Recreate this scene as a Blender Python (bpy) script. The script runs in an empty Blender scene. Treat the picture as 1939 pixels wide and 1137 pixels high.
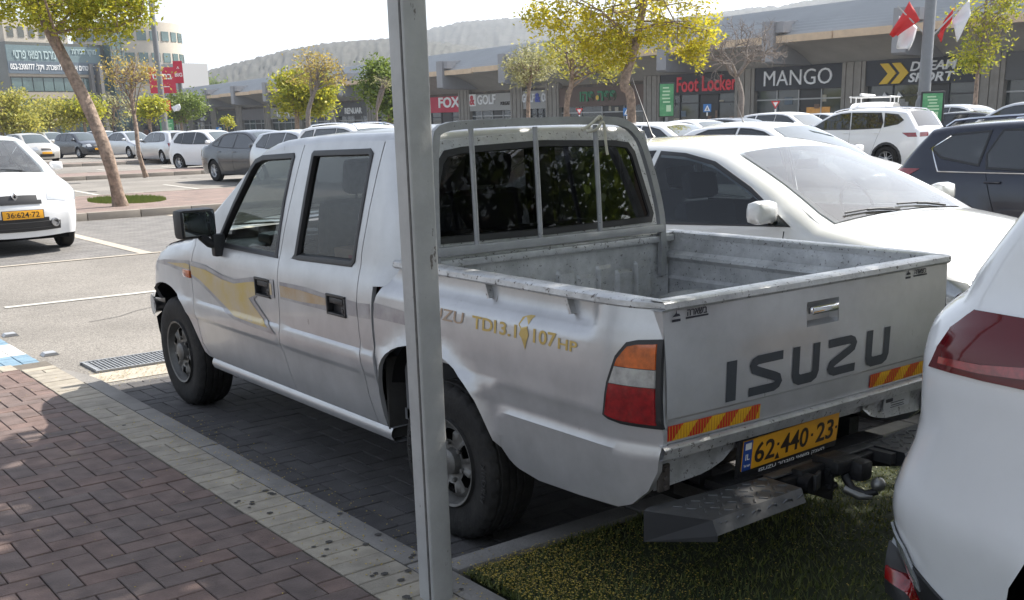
import bpy, bmesh, math, random
import numpy as np
from mathutils import Vector, Matrix
from mathutils.geometry import delaunay_2d_cdt
random.seed(7); R_ = math.radians
S = bpy.context.scene
# ---------------------------------------------------------------- camera
CAM = Vector((-3.088, -3.426, 1.659)); YAW, PITCH, ROLL, FPX = 0.6536, -0.2770, -0.0247, 2055.4
CX, CY = 969.5+31.24, 568.5+238.88
_f = Vector((math.sin(YAW)*math.cos(PITCH), math.cos(YAW)*math.cos(PITCH), math.sin(PITCH)))
_r = Vector((math.cos(YAW), -math.sin(YAW), 0)); _u = _r.cross(_f)
CR = _r*math.cos(ROLL)+_u*math.sin(ROLL); CU = -_r*math.sin(ROLL)+_u*math.cos(ROLL); CF = _f
cd = bpy.data.cameras.new('camera'); cam = bpy.data.objects.new('camera', cd); S.collection.objects.link(cam)
cam.matrix_world = Matrix(((CR.x, CU.x, -CF.x, CAM.x), (CR.y, CU.y, -CF.y, CAM.y), (CR.z, CU.z, -CF.z, CAM.z), (0, 0, 0, 1)))
cd.sensor_width = 36; cd.lens = FPX/1939*36; cd.shift_x = -31.24/1939; cd.shift_y = 238.88/1939
cd.clip_start = .05; cd.clip_end = 6000
S.camera = cam
# ---------------------------------------------------------------- world, sun, exposure
SUN_EL, SUN_AZ = 46, 92      # azimuth clockwise from +Y
w = bpy.data.worlds.new('World'); S.world = w; w.use_nodes = True
sky = w.node_tree.nodes.new('ShaderNodeTexSky'); sky.sky_type = 'NISHITA'; sky.sun_disc = False
sky.sun_elevation = R_(SUN_EL); sky.sun_rotation = R_(SUN_AZ); sky.air_density = 1.0; sky.dust_density = 1.2; sky.ozone_density = .8
bg = w.node_tree.nodes['Background']; bg.inputs[1].default_value = .14
hs = w.node_tree.nodes.new('ShaderNodeHueSaturation'); hs.inputs['Saturation'].default_value = .5
w.node_tree.links.new(sky.outputs[0], hs.inputs['Color']); w.node_tree.links.new(hs.outputs[0], bg.inputs[0])
sd = bpy.data.lights.new('sun', 'SUN'); sd.energy = 4.9; sd.angle = R_(.55); sd.color = (1, .95, .87)
so = bpy.data.objects.new('sun', sd); S.collection.objects.link(so)
sdir = Vector((math.sin(R_(SUN_AZ))*math.cos(R_(SUN_EL)), math.cos(R_(SUN_AZ))*math.cos(R_(SUN_EL)), math.sin(R_(SUN_EL))))
so.rotation_euler = sdir.to_track_quat('Z', 'Y').to_euler(); so.location = sdir*60
S.view_settings.view_transform = 'Standard'; S.view_settings.look = 'None'; S.view_settings.exposure = 1.05; S.view_settings.gamma = 1

def at(px, py, D):      # the world point seen at a photo pixel, D metres away along the view axis
    d = CF + CR*((px-CX)/FPX) - CU*((py-CY)/FPX)
    return CAM + d*D
def gnd(px, D):
    p = at(px, 246.8-.02466*px, D); return Vector((p.x, p.y, 0))
# ---------------------------------------------------------------- helpers
def tag(o, label=None, cat=None, group=None, kind=None):
    if label: o['label'] = label
    if cat: o['category'] = cat
    if group: o['group'] = group
    if kind: o['kind'] = kind
    return o
def empty(name, loc=(0, 0, 0), rz=0, label=None, cat=None, group=None):
    o = bpy.data.objects.new(name, None); S.collection.objects.link(o); o.location = loc; o.rotation_euler = (0, 0, rz)
    o.empty_display_size = .2
    return tag(o, label, cat, group)
class MB:
    def __init__(s): s.v = []; s.f = []; s.m = []; s.M = None; s.mi = 0
    def add(s, vs, fs, mi=None):
        b = len(s.v)
        s.v += [tuple(s.M @ Vector(p)) for p in vs] if s.M else [tuple(p) for p in vs]
        s.f += [tuple(b+i for i in f) for f in fs]; s.m += [s.mi if mi is None else mi]*len(fs)
        return s
    def box(s, c, d, ch=0, rz=0, mi=None):
        hx, hy, hz = d[0]/2, d[1]/2, d[2]/2
        if ch <= 0:
            vs = [(x*hx, y*hy, z*hz) for z in (-1, 1) for y in (-1, 1) for x in (-1, 1)]
            fs = [(0, 2, 3, 1), (4, 5, 7, 6), (0, 1, 5, 4), (2, 6, 7, 3), (0, 4, 6, 2), (1, 3, 7, 5)]
        else:
            bm = bmesh.new(); bmesh.ops.create_cube(bm, size=1)
            for v in bm.verts: v.co = Vector((v.co.x*d[0], v.co.y*d[1], v.co.z*d[2]))
            bmesh.ops.bevel(bm, geom=list(bm.edges), offset=min(ch, min(d)*.45), segments=2, affect='EDGES', profile=.6)
            bm.verts.index_update(); vs = [v.co.copy() for v in bm.verts]; fs = [[v.index for v in f.verts] for f in bm.faces]; bm.free()
        ca, sa = math.cos(rz), math.sin(rz)
        vs = [(c[0]+p[0]*ca-p[1]*sa, c[1]+p[0]*sa+p[1]*ca, c[2]+p[2]) for p in vs]
        return s.add(vs, fs, mi)
    def tube(s, pts, rad, n=8, cap=True, mi=None):
        pts = [Vector(p) for p in pts]; k = len(pts)
        rs = rad if isinstance(rad, (list, tuple)) else [rad]*k
        vs = []; fs = []; ref = None
        for i, p in enumerate(pts):
            t = (pts[min(i+1, k-1)]-pts[max(i-1, 0)]).normalized()
            if ref is None:
                ref = Vector((0, 0, 1)) if abs(t.z) < .9 else Vector((1, 0, 0))
            a = t.cross(ref).normalized(); b = a.cross(t); ref = b
            for j in range(n):
                q = 2*math.pi*j/n
                vs.append(p+(a*math.cos(q)+b*math.sin(q))*rs[i])
        for i in range(k-1):
            for j in range(n):
                fs.append((i*n+j, i*n+(j+1) % n, (i+1)*n+(j+1) % n, (i+1)*n+j))
        if cap: fs += [tuple(range(n-1, -1, -1)), tuple((k-1)*n+j for j in range(n))]
        return s.add(vs, fs, mi)
    def lathe(s, prof, c=(0, 0, 0), n=32, axis='x', mi=None, mod=None):   # prof: (axial, radius)
        vs = []; fs = []; k = len(prof)
        for i, (a, r) in enumerate(prof):
            for j in range(n):
                q = 2*math.pi*j/n; rr = mod(i, j, r) if mod else r
                if axis == 'x': vs.append((c[0]+a, c[1]+rr*math.cos(q), c[2]+rr*math.sin(q)))
                else: vs.append((c[0]+rr*math.cos(q), c[1]+rr*math.sin(q), c[2]+a))
        for i in range(k-1):
            for j in range(n): fs.append((i*n+j, i*n+(j+1) % n, (i+1)*n+(j+1) % n, (i+1)*n+j))
        return s.add(vs, fs, mi)
    def grid(s, rows, mi=None, keep=None, close=False):
        n = len(rows[0]); vs = [p for r in rows for p in r]; fs = []
        for i in range(len(rows)-1):
            for j in range(n if close else n-1):
                if keep is None or keep(i, j): fs.append((i*n+j, i*n+(j+1) % n, (i+1)*n+(j+1) % n, (i+1)*n+j))
        return s.add(vs, fs, mi)
    def prism(s, poly, f0, f1, mi=None):      # poly 2-D; f0,f1 map (a,b)->3D
        n = len(poly); vs = [f0(*p) for p in poly]+[f1(*p) for p in poly]
        fs = [tuple(range(n)), tuple(range(2*n-1, n-1, -1))]+[(i, i+n, (i+1) % n+n, (i+1) % n) for i in range(n)]
        return s.add(vs, fs, mi)
    def build(s, name, mat, parent=None, smooth=40, label=None, cat=None, group=None, kind=None, loc=None, solid=0, fixn=True, merge=False):
        me = bpy.data.meshes.new(name); me.from_pydata(s.v, [], s.f)
        for m in (mat if isinstance(mat, (list, tuple)) else [mat]): me.materials.append(m)
        if any(s.m): me.polygons.foreach_set('material_index', s.m)
        if fixn or merge:
            bm = bmesh.new(); bm.from_mesh(me)
            if merge: bmesh.ops.remove_doubles(bm, verts=bm.verts, dist=.0002)
            if fixn: bmesh.ops.recalc_face_normals(bm, faces=bm.faces)
            bm.to_mesh(me); bm.free()
        if smooth:
            me.shade_smooth()
            me.set_sharp_from_angle(angle=R_(smooth))
        me.update()
        o = bpy.data.objects.new(name, me); S.collection.objects.link(o)
        if parent: o.parent = parent
        if loc is not None: o.location = loc
        if solid:
            md = o.modifiers.new('thickness', 'SOLIDIFY'); md.thickness = solid; md.offset = 0
        return tag(o, label, cat, group, kind)
def catmull(P, n=4):
    P = [tuple(p) for p in P]; out = []
    for i in range(len(P)-1):
        a, b, c, d = P[max(i-1, 0)], P[i], P[i+1], P[min(i+2, len(P)-1)]
        for k in range(n):
            t = k/n; out.append(tuple(.5*((2*b[j])+(-a[j]+c[j])*t+(2*a[j]-5*b[j]+4*c[j]-d[j])*t*t+(-a[j]+3*b[j]-3*c[j]+d[j])*t**3) for j in range(len(b))))
    out.append(P[-1]); return out
def inpoly(p, poly):
    x, y = p; c = False; n = len(poly); j = n-1
    for i in range(n):
        xi, yi = poly[i]; xj, yj = poly[j]
        if (yi > y) != (yj > y) and x < (xj-xi)*(y-yi)/(yj-yi)+xi: c = not c
        j = i
    return c
def resamp(poly, step):
    out = []; n = len(poly)
    for i in range(n):
        a, b = poly[i], poly[(i+1) % n]; L = math.dist(a, b); k = max(1, int(math.ceil(L/step)))
        for j in range(k): out.append((a[0]+(b[0]-a[0])*j/k, a[1]+(b[1]-a[1])*j/k))
    return out
def panel(mb, poly, fmap, holes=(), step=.05, us=None, vs_=None, extra=(), lip=None, mi=None, pad=None, exact=False):
    """triangulated sheet over a 2-D outline with holes, mapped to 3-D by fmap(a,b); lip = inward vector for a turned edge"""
    loops = [list(poly) if exact else resamp(poly, step)]+[resamp(h, step) for h in holes]
    pts = []; edges = []; L0 = []
    for lp in loops:
        b = len(pts); pts += lp; n = len(lp); edges += [(b+i, b+(i+1) % n) for i in range(n)]; L0.append((b, n))
    bp = np.array(pts)
    ax = [p[0] for p in poly]; ay = [p[1] for p in poly]
    if us is None: us = np.arange(min(ax)+step/2, max(ax), step)
    if vs_ is None: vs_ = np.arange(min(ay)+step/2, max(ay), step)
    pad = step*.35 if pad is None else pad
    cand = [(u, v) for u in us for v in vs_]+list(extra)
    for c in cand:
        if inpoly(c, poly) and not any(inpoly(c, h) for h in holes):
            if np.min(np.abs(bp[:, 0]-c[0])+np.abs(bp[:, 1]-c[1])) > pad: pts.append(c)
    V, E, F, *_ = delaunay_2d_cdt([Vector(p) for p in pts], edges, [], 0, 1e-6)
    V = [tuple(v) for v in V]; fs = []
    for f in F:
        c = (sum(V[i][0] for i in f)/len(f), sum(V[i][1] for i in f)/len(f))
        if inpoly(c, loops[0]) and not any(inpoly(c, h) for h in loops[1:]): fs.append(tuple(f))
    P3 = [fmap(*v) for v in V]
    mb.add(P3, fs, mi)
    if lip is not None:
        lv = Vector(lip)
        for lp in loops:
            q = [Vector(fmap(*p)) for p in lp]; n = len(q)
            mb.add(q+[p+lv for p in q], [(i, (i+1) % n, (i+1) % n+n, i+n) for i in range(n)], mi)
    return mb
def textmesh(s, size=1, width=None, extrude=0, bold=0, shear=0, sx=1):
    cu = bpy.data.curves.new('lettering', 'FONT'); cu.body = s; cu.size = size; cu.align_x = 'CENTER'; cu.align_y = 'CENTER'
    cu.extrude = extrude; cu.offset = bold; cu.shear = shear; cu.resolution_u = 3
    o = bpy.data.objects.new('lettering', cu); S.collection.objects.link(o)
    dg = bpy.context.evaluated_depsgraph_get(); dg.update()
    me = bpy.data.meshes.new_from_object(o.evaluated_get(dg))
    bpy.data.objects.remove(o); bpy.data.curves.remove(cu)
    co = np.array([v.co[:] for v in me.vertices]) if len(me.vertices) else np.zeros((1, 3))
    mn, mx = co.min(0), co.max(0)
    k = width/(mx[0]-mn[0]) if width else 1
    for v in me.vertices: v.co = Vector(((v.co.x-(mn[0]+mx[0])/2)*k*sx, (v.co.y-(mn[1]+mx[1])/2)*(k if not isinstance(size, tuple) else 1), v.co.z))
    return me
def text(name, s, mat, M, parent=None, size=1, width=None, height=None, extrude=.002, bold=0, shear=0, fmap=None):
    me = textmesh(s, size, None, extrude, bold, shear)
    co = np.array([v.co[:] for v in me.vertices])
    if len(co) == 0: return None
    mn, mx = co.min(0), co.max(0); W, H = mx[0]-mn[0], mx[1]-mn[1]
    kx = width/W if width else (height/H if height else 1); ky = height/H if height else kx
    for v in me.vertices:
        p = Vector(((v.co.x-(mn[0]+mx[0])/2)*kx, (v.co.y-(mn[1]+mx[1])/2)*ky, v.co.z))
        v.co = Vector(fmap(p.x, p.y, p.z)) if fmap else M @ p
    me.materials.append(mat); o = bpy.data.objects.new(name, me); S.collection.objects.link(o)
    if parent: o.parent = parent
    return o
def frame(o, x, z_=(0, 0, 1)):      # matrix: local X -> x, local Y -> up
    X = Vector(x).normalized(); Y = Vector(z_).normalized(); Z = X.cross(Y).normalized()
    return Matrix(((X.x, Y.x, Z.x, o[0]), (X.y, Y.y, Z.y, o[1]), (X.z, Y.z, Z.z, o[2]), (0, 0, 0, 1)))
# ---------------------------------------------------------------- materials
MATS = {}
def nt(m): return m.node_tree.nodes, m.node_tree.links
def pm(name, col, rough=.6, metal=0, coat=0, spec=.5, bump=0, bscale=40, var=0, vscale=6, emit=0, spots=None, island=0, col2=None, aniso=None):
    if name in MATS: return MATS[name]
    m = bpy.data.materials.new(name); m.use_nodes = True; N, L = nt(m); p = N['Principled BSDF']
    p.inputs['Base Color'].default_value = (*col, 1); p.inputs['Roughness'].default_value = rough; p.inputs['Metallic'].default_value = metal
    p.inputs['Coat Weight'].default_value = coat; p.inputs['Coat Roughness'].default_value = .04; p.inputs['Specular IOR Level'].default_value = spec
    if emit: p.inputs['Emission Color'].default_value = (*col, 1); p.inputs['Emission Strength'].default_value = emit
    tc = N.new('ShaderNodeTexCoord'); cur = None
    if var or island or spots or col2:
        mix = N.new('ShaderNodeMix'); mix.data_type = 'RGBA'; c2 = col2 or tuple(c*(1-var) for c in col)
        mix.inputs[6].default_value = (*col, 1); mix.inputs[7].default_value = (*c2, 1)
        if island:
            g = N.new('ShaderNodeNewGeometry'); L.new(g.outputs['Random Per Island'], mix.inputs[0])
        else:
            n = N.new('ShaderNodeTexNoise'); n.inputs['Scale'].default_value = vscale; n.inputs['Detail'].default_value = 6; n.inputs['Roughness'].default_value = .65
            L.new(tc.outputs['Object'], n.inputs['Vector']); rp = N.new('ShaderNodeValToRGB'); rp.color_ramp.elements[0].position = .35; rp.color_ramp.elements[1].position = .68
            L.new(n.outputs[0], rp.inputs[0]); L.new(rp.outputs[0], mix.inputs[0])
        cur = mix.outputs[2]
        if island and var:
            n = N.new('ShaderNodeTexNoise'); n.inputs['Scale'].default_value = vscale; n.inputs['Detail'].default_value = 8
            L.new(tc.outputs['Object'], n.inputs['Vector']); mm = N.new('ShaderNodeMix'); mm.data_type = 'RGBA'; mm.blend_type = 'MULTIPLY'; mm.inputs[0].default_value = 1
            mp = N.new('ShaderNodeMapRange'); mp.inputs[1].default_value = .3; mp.inputs[2].default_value = .7; mp.inputs[3].default_value = 1-var; mp.inputs[4].default_value = 1+var*.4
            L.new(n.outputs[0], mp.inputs[0]); L.new(cur, mm.inputs[6]); L.new(mp.outputs[0], mm.inputs[7]); cur = mm.outputs[2]
    if spots:      # chipped / scratched paint: (scale, threshold, colour, stretch)
        n = N.new('ShaderNodeTexNoise'); n.inputs['Scale'].default_value = spots[0]; n.inputs['Detail'].default_value = 5; n.inputs['Roughness'].default_value = .7
        mp = N.new('ShaderNodeMapping'); mp.inputs['Scale'].default_value = spots[3]; L.new(tc.outputs['Object'], mp.inputs[0]); L.new(mp.outputs[0], n.inputs['Vector'])
        rp = N.new('ShaderNodeValToRGB'); rp.color_ramp.elements[0].position = spots[1]; rp.color_ramp.elements[1].position = spots[1]+.02
        L.new(n.outputs[0], rp.inputs[0]); m2 = N.new('ShaderNodeMix'); m2.data_type = 'RGBA'; m2.inputs[7].default_value = (*spots[2], 1)
        L.new(rp.outputs[0], m2.inputs[0]); L.new(cur, m2.inputs[6]); cur = m2.outputs[2]
        inv = N.new('ShaderNodeMapRange'); inv.inputs[3].default_value = metal; inv.inputs[4].default_value = 0; L.new(rp.outputs[0], inv.inputs[0]); L.new(inv.outputs[0], p.inputs['Metallic'])
    if cur is not None: L.new(cur, p.inputs['Base Color'])
    if bump:
        n = N.new('ShaderNodeTexNoise'); n.inputs['Scale'].default_value = bscale; n.inputs['Detail'].default_value = 5
        L.new(tc.outputs['Object'], n.inputs['Vector']); b = N.new('ShaderNodeBump'); b.inputs['Strength'].default_value = bump; b.inputs['Distance'].default_value = .02
        L.new(n.outputs[0], b.inputs['Height']); L.new(b.outputs[0], p.inputs['Normal'])
    MATS[name] = m; return m
def glass(name, tint, refl=1.0, k=.85, dust=0):
    if name in MATS: return MATS[name]
    m = bpy.data.materials.new(name); m.use_nodes = True; N, L = nt(m); N.remove(N['Principled BSDF']); out = N['Material Output']
    t = N.new('ShaderNodeBsdfTransparent'); t.inputs[0].default_value = (*tint, 1)
    g = N.new('ShaderNodeBsdfGlossy'); g.inputs['Roughness'].default_value = .015; g.inputs[0].default_value = (refl, refl, refl, 1)
    fr = N.new('ShaderNodeFresnel'); fr.inputs[0].default_value = 1.52; mx = N.new('ShaderNodeMixShader')
    ml = N.new('ShaderNodeMath'); ml.operation = 'MULTIPLY'; ml.inputs[1].default_value = k; ml.use_clamp = True
    L.new(fr.outputs[0], ml.inputs[0]); L.new(ml.outputs[0], mx.inputs[0]); L.new(t.outputs[0], mx.inputs[1]); L.new(g.outputs[0], mx.inputs[2]); L.new(mx.outputs[0], out.inputs[0])
    if dust:
        df = N.new('ShaderNodeBsdfDiffuse'); df.inputs[0].default_value = (.7, .69, .66, 1); tc = N.new('ShaderNodeTexCoord'); n = N.new('ShaderNodeTexNoise'); n.inputs['Scale'].default_value = 4; n.inputs['Detail'].default_value = 8; L.new(tc.outputs['Object'], n.inputs[0])
        mr = N.new('ShaderNodeMapRange'); mr.inputs[1].default_value = .3; mr.inputs[2].default_value = .7; mr.inputs[3].default_value = dust*.5; mr.inputs[4].default_value = dust*1.5; L.new(n.outputs[0], mr.inputs[0])
        m2 = N.new('ShaderNodeMixShader'); L.new(mr.outputs[0], m2.inputs[0]); L.new(mx.outputs[0], m2.inputs[1]); L.new(df.outputs[0], m2.inputs[2]); L.new(m2.outputs[0], out.inputs[0])
    MATS[name] = m; return m
def leafmat(name, c1, c2, tr=.45):
    if name in MATS: return MATS[name]
    m = bpy.data.materials.new(name); m.use_nodes = True; N, L = nt(m); p = N['Principled BSDF']; out = N['Material Output']
    g = N.new('ShaderNodeNewGeometry'); mix = N.new('ShaderNodeMix'); mix.data_type = 'RGBA'; mix.inputs[6].default_value = (*c1, 1); mix.inputs[7].default_value = (*c2, 1)
    L.new(g.outputs['Random Per Island'], mix.inputs[0]); L.new(mix.outputs[2], p.inputs['Base Color']); p.inputs['Roughness'].default_value = .55
    t = N.new('ShaderNodeBsdfTranslucent'); L.new(mix.outputs[2], t.inputs[0]); ms = N.new('ShaderNodeMixShader'); ms.inputs[0].default_value = tr
    L.new(p.outputs[0], ms.inputs[1]); L.new(t.outputs[0], ms.inputs[2]); L.new(ms.outputs[0], out.inputs[0]); MATS[name] = m; return m
def brickmat(name, c1, c2, mortar, bw=.2, bh=.1, rough=.85, rot=0, msize=.006, vs=3):
    m = bpy.data.materials.new(name); m.use_nodes = True; N, L = nt(m); p = N['Principled BSDF']; p.inputs['Roughness'].default_value = rough
    tc = N.new('ShaderNodeTexCoord'); mp = N.new('ShaderNodeMapping'); mp.inputs['Rotation'].default_value = (0, 0, rot); L.new(tc.outputs['Object'], mp.inputs[0])
    b = N.new('ShaderNodeTexBrick'); b.inputs['Scale'].default_value = 1; b.inputs['Brick Width'].default_value = bw; b.inputs['Row Height'].default_value = bh
    b.inputs['Mortar Size'].default_value = msize; b.inputs['Color1'].default_value = (*c1, 1); b.inputs['Color2'].default_value = (*c2, 1); b.inputs['Mortar'].default_value = (*mortar, 1)
    L.new(mp.outputs[0], b.inputs['Vector']); n = N.new('ShaderNodeTexNoise'); n.inputs['Scale'].default_value = vs; n.inputs['Detail'].default_value = 8; L.new(tc.outputs['Object'], n.inputs[0])
    mr = N.new('ShaderNodeMapRange'); mr.inputs[1].default_value = .3; mr.inputs[2].default_value = .7; mr.inputs[3].default_value = .75; mr.inputs[4].default_value = 1.15; L.new(n.outputs[0], mr.inputs[0])
    mm = N.new('ShaderNodeMix'); mm.data_type = 'RGBA'; mm.blend_type = 'MULTIPLY'; mm.inputs[0].default_value = 1; L.new(b.outputs[0], mm.inputs[6]); L.new(mr.outputs[0], mm.inputs[7]); L.new(mm.outputs[2], p.inputs['Base Color'])
    MATS[name] = m; return m
SILVER = pm('silver_paint', (.52, .52, .525), .36, .5, coat=.4, var=.17, vscale=5, spots=(22, .69, (.20, .19, .175), (1, 1, .2)), bump=.012, bscale=4)
SILVER_WORN = pm('worn_silver_paint', (.58, .585, .59), .40, .5, var=.3, vscale=14, spots=(55, .60, (.10, .09, .085), (1, 1, 1)), bump=.12, bscale=60)
BEDPAINT = pm('bed_paint', (.56, .565, .57), .5, .3, var=.35, vscale=9, spots=(60, .615, (.13, .125, .12), (1, 1, 1)), bump=.2, bscale=30)
BLACK = pm('black_plastic', (.02, .02, .022), .45, bump=.05, bscale=200)
RUBBER = pm('tyre_rubber', (.014, .0135, .0135), .75, spec=.25, var=.3, vscale=12, col2=(.030, .028, .026), bump=.15, bscale=80)
DARKGAP = pm('dark_underbody', (.012, .012, .012), .9, spec=.1)
STEELRIM = pm('steel_rim', (.17, .165, .155), .5, .5, var=.35, vscale=18)
ALLOY = pm('alloy_rim', (.55, .55, .56), .3, .8, var=.1)
CHROME = pm('chrome', (.75, .76, .78), .12, 1)
WHITEP = pm('white_paint', (.80, .80, .80), .25, 0, coat=.8, var=.03, vscale=2)
WHITEP2 = pm('white_body_paint', (.74, .745, .75), .22, 0, coat=1, var=.05, vscale=4, bump=0)
NAVY = pm('dark_blue_paint', (.008, .011, .026), .2, .2, coat=.6, var=.2)
GREYP = pm('dark_grey_paint', (.05, .055, .065), .25, .5, coat=.8, var=.1)
BEIGEP = pm('beige_paint', (.50, .48, .44), .3, .4, coat=.6, var=.05)
SILVERC = pm('light_silver_paint', (.58, .59, .60), .28, .6, coat=.6, var=.05)
GDARK = pm('tinted_glass', (.012, .015, .017), .03, 0, coat=.2, spec=.9)
GLIGHT = pm('windscreen_glass', (.05, .065, .065), .03, 0, coat=.5, spec=1.0)
RED = pm('red_lens', (.30, .007, .010), .12, 0, coat=1, var=.55, vscale=40)
ORANGE = pm('amber_lens', (.60, .11, .01), .15, 0, coat=1, var=.6, vscale=25)
CLEAR = pm('clear_lens', (.42, .42, .40), .15, 0, coat=1, var=.4, vscale=25)
HEADL = pm('headlight_lens', (.5, .52, .54), .08, .3, coat=1, var=.3, vscale=12)
PLATEY = pm('plate_yellow', (.80, .38, .02), .45, var=.06, vscale=20)
INK = pm('plate_ink', (.03, .018, .012), .5)
IVORY = pm('white_lettering', (.8, .8, .78), .5)
BARK = pm('bark', (.34, .25, .19), .9, var=.65, vscale=9, bump=1, bscale=14)
BARKG = pm('grey_bark', (.26, .22, .19), .9, var=.4, vscale=14, bump=.8, bscale=22)
CONC = pm('concrete', (.36, .345, .32), .85, var=.18, vscale=3, bump=.15, bscale=60)
# ================================================================ GROUND
def sheet(name, x0, x1, y0, y1, z, mat, step=0, kind='structure'):
    mb = MB(); mb.add([(x0, y0, z), (x1, y0, z), (x1, y1, z), (x0, y1, z)], [(0, 1, 2, 3)]); return mb.build(name, mat, smooth=0, kind=kind, fixn=False)
def asphalt(name, c, sc=90):
    m = bpy.data.materials.new(name); m.use_nodes = True; N, L = nt(m); p = N['Principled BSDF']; p.inputs['Roughness'].default_value = .92; p.inputs['Specular IOR Level'].default_value = .25
    tc = N.new('ShaderNodeTexCoord'); v = N.new('ShaderNodeTexVoronoi'); v.inputs['Scale'].default_value = sc; L.new(tc.outputs['Object'], v.inputs[0])
    hs = N.new('ShaderNodeSeparateColor'); L.new(v.outputs['Color'], hs.inputs[0])
    mr = N.new('ShaderNodeMapRange'); mr.inputs[3].default_value = .72; mr.inputs[4].default_value = 1.3; L.new(hs.outputs[0], mr.inputs[0])
    n = N.new('ShaderNodeTexNoise'); n.inputs['Scale'].default_value = .35; n.inputs['Detail'].default_value = 9; n.inputs['Roughness'].default_value = .6; L.new(tc.outputs['Object'], n.inputs[0])
    m2 = N.new('ShaderNodeMapRange'); m2.inputs[1].default_value = .3; m2.inputs[2].default_value = .7; m2.inputs[3].default_value = .66; m2.inputs[4].default_value = 1.2; L.new(n.outputs[0], m2.inputs[0])
    mu = N.new('ShaderNodeMath'); mu.operation = 'MULTIPLY'; L.new(mr.outputs[0], mu.inputs[0]); L.new(m2.outputs[0], mu.inputs[1])
    mx = N.new('ShaderNodeMix'); mx.data_type = 'RGBA'; mx.blend_type = 'MULTIPLY'; mx.inputs[0].default_value = 1; mx.inputs[6].default_value = (*c, 1); L.new(mu.outputs[0], mx.inputs[7]); L.new(mx.outputs[2], p.inputs['Base Color'])
    b = N.new('ShaderNodeBump'); b.inputs['Strength'].default_value = .35; b.inputs['Distance'].default_value = .006; L.new(v.outputs['Distance'], b.inputs['Height']); L.new(b.outputs[0], p.inputs['Normal'])
    MATS[name] = m; return m
ASPH = asphalt('asphalt', (.225, .208, .186)); SOIL = pm('dry_ground', (.17, .15, .11), .95, var=.3, vscale=.02)
sheet('ground', -2500, 3000, -1500, 4000, -.02, SOIL)
sheet('road', -60, 62, 3.86, 260, -.004, ASPH)
MORT = pm('paver_joint', (.15, .13, .105), .95, var=.3, vscale=30)
RBRICK = pm('red_paver', (.178, .118, .100), .85, island=1, col2=(.140, .108, .098), var=.35, vscale=9, bump=.35, bscale=120)
DBRICK = pm('grey_paver', (.098, .092, .09), .88, island=1, col2=(.075, .071, .072), var=.3, vscale=8, bump=.35, bscale=120)
CBRICK = pm('cream_paver', (.36, .32, .255), .85, island=1, col2=(.29, .26, .215), var=.25, vscale=11, bump=.3, bscale=120, )
KERB = pm('kerb_stone', (.235, .22, .20), .88, island=1, col2=(.19, .18, .17), var=.25, vscale=6, bump=.3, bscale=70)
def brick(mb, x0, x1, y0, y1, z, g=.0024, ch=.003, h=.05):
    x0 += g; x1 -= g; y0 += g; y1 -= g
    dz = random.uniform(-.0015, .0015); t = [random.uniform(-.001, .001) for _ in range(2)]
    z1 = z+dz
    vs = [(x0, y0, z-h), (x1, y0, z-h), (x1, y1, z-h), (x0, y1, z-h), (x0, y0, z1-ch), (x1, y0, z1-ch), (x1, y1, z1-ch), (x0, y1, z1-ch),
          (x0+ch, y0+ch, z1), (x1-ch, y0+ch, z1+t[0]), (x1-ch, y1-ch, z1+t[0]), (x0+ch, y1-ch, z1)]
    mb.add(vs, [(0, 1, 5, 4), (1, 2, 6, 5), (2, 3, 7, 6), (3, 0, 4, 7), (4, 5, 9, 8), (5, 6, 10, 9), (6, 7, 11, 10), (7, 4, 8, 11), (8, 9, 10, 11)])
def herring(mb, X0, X1, Y0, Y1, z, s=.105, rot90=False):      # 90 degree herringbone of 2:1 pavers
    nx = int((X1-X0)/s)+6; ny = int((Y1-Y0)/s)+6
    for j in range(-4, ny):
        for i in range(-4, nx):
            k = (i-j) % 4
            if k == 0: a = (X0+i*s, X0+(i+2)*s, Y0+j*s, Y0+(j+1)*s)
            elif k == 2:
                a = (X0+i*s, X0+(i+1)*s, Y0+(j-1)*s, Y0+(j+1)*s)
            else: continue
            x0, x1, y0, y1 = max(a[0], X0), min(a[1], X1), max(a[2], Y0), min(a[3], Y1)
            if x1-x0 > .02 and y1-y0 > .02: brick(mb, x0, x1, y0, y1, z)
ZP = .10
mb = MB(); mb.box((-3.0, .8, ZP/2-.012), (3.6, 7.7, ZP-.02)); mb.build('sidewalk_base', MORT, smooth=0, kind='structure')
mb = MB(); herring(mb, -4.7, -1.44, -3.0, 4.38, ZP); mb.build('sidewalk', RBRICK, smooth=0, kind='structure', fixn=False)
mb = MB()
y = -3.0
while y < 4.34:
    if random.random() < .16: brick(mb, -1.44, -1.33, y, y+.105, ZP); brick(mb, -1.33, -1.222, y, y+.105, ZP)
    else: brick(mb, -1.44, -1.222, y, y+.105, ZP)
    y += .105
x = -1.44
while x > -4.7: brick(mb, x-.105, x, 4.38, 4.60, ZP-.004); x -= .105
mb.build('sidewalk_band', CBRICK, smooth=0, kind='structure', fixn=False)
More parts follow.
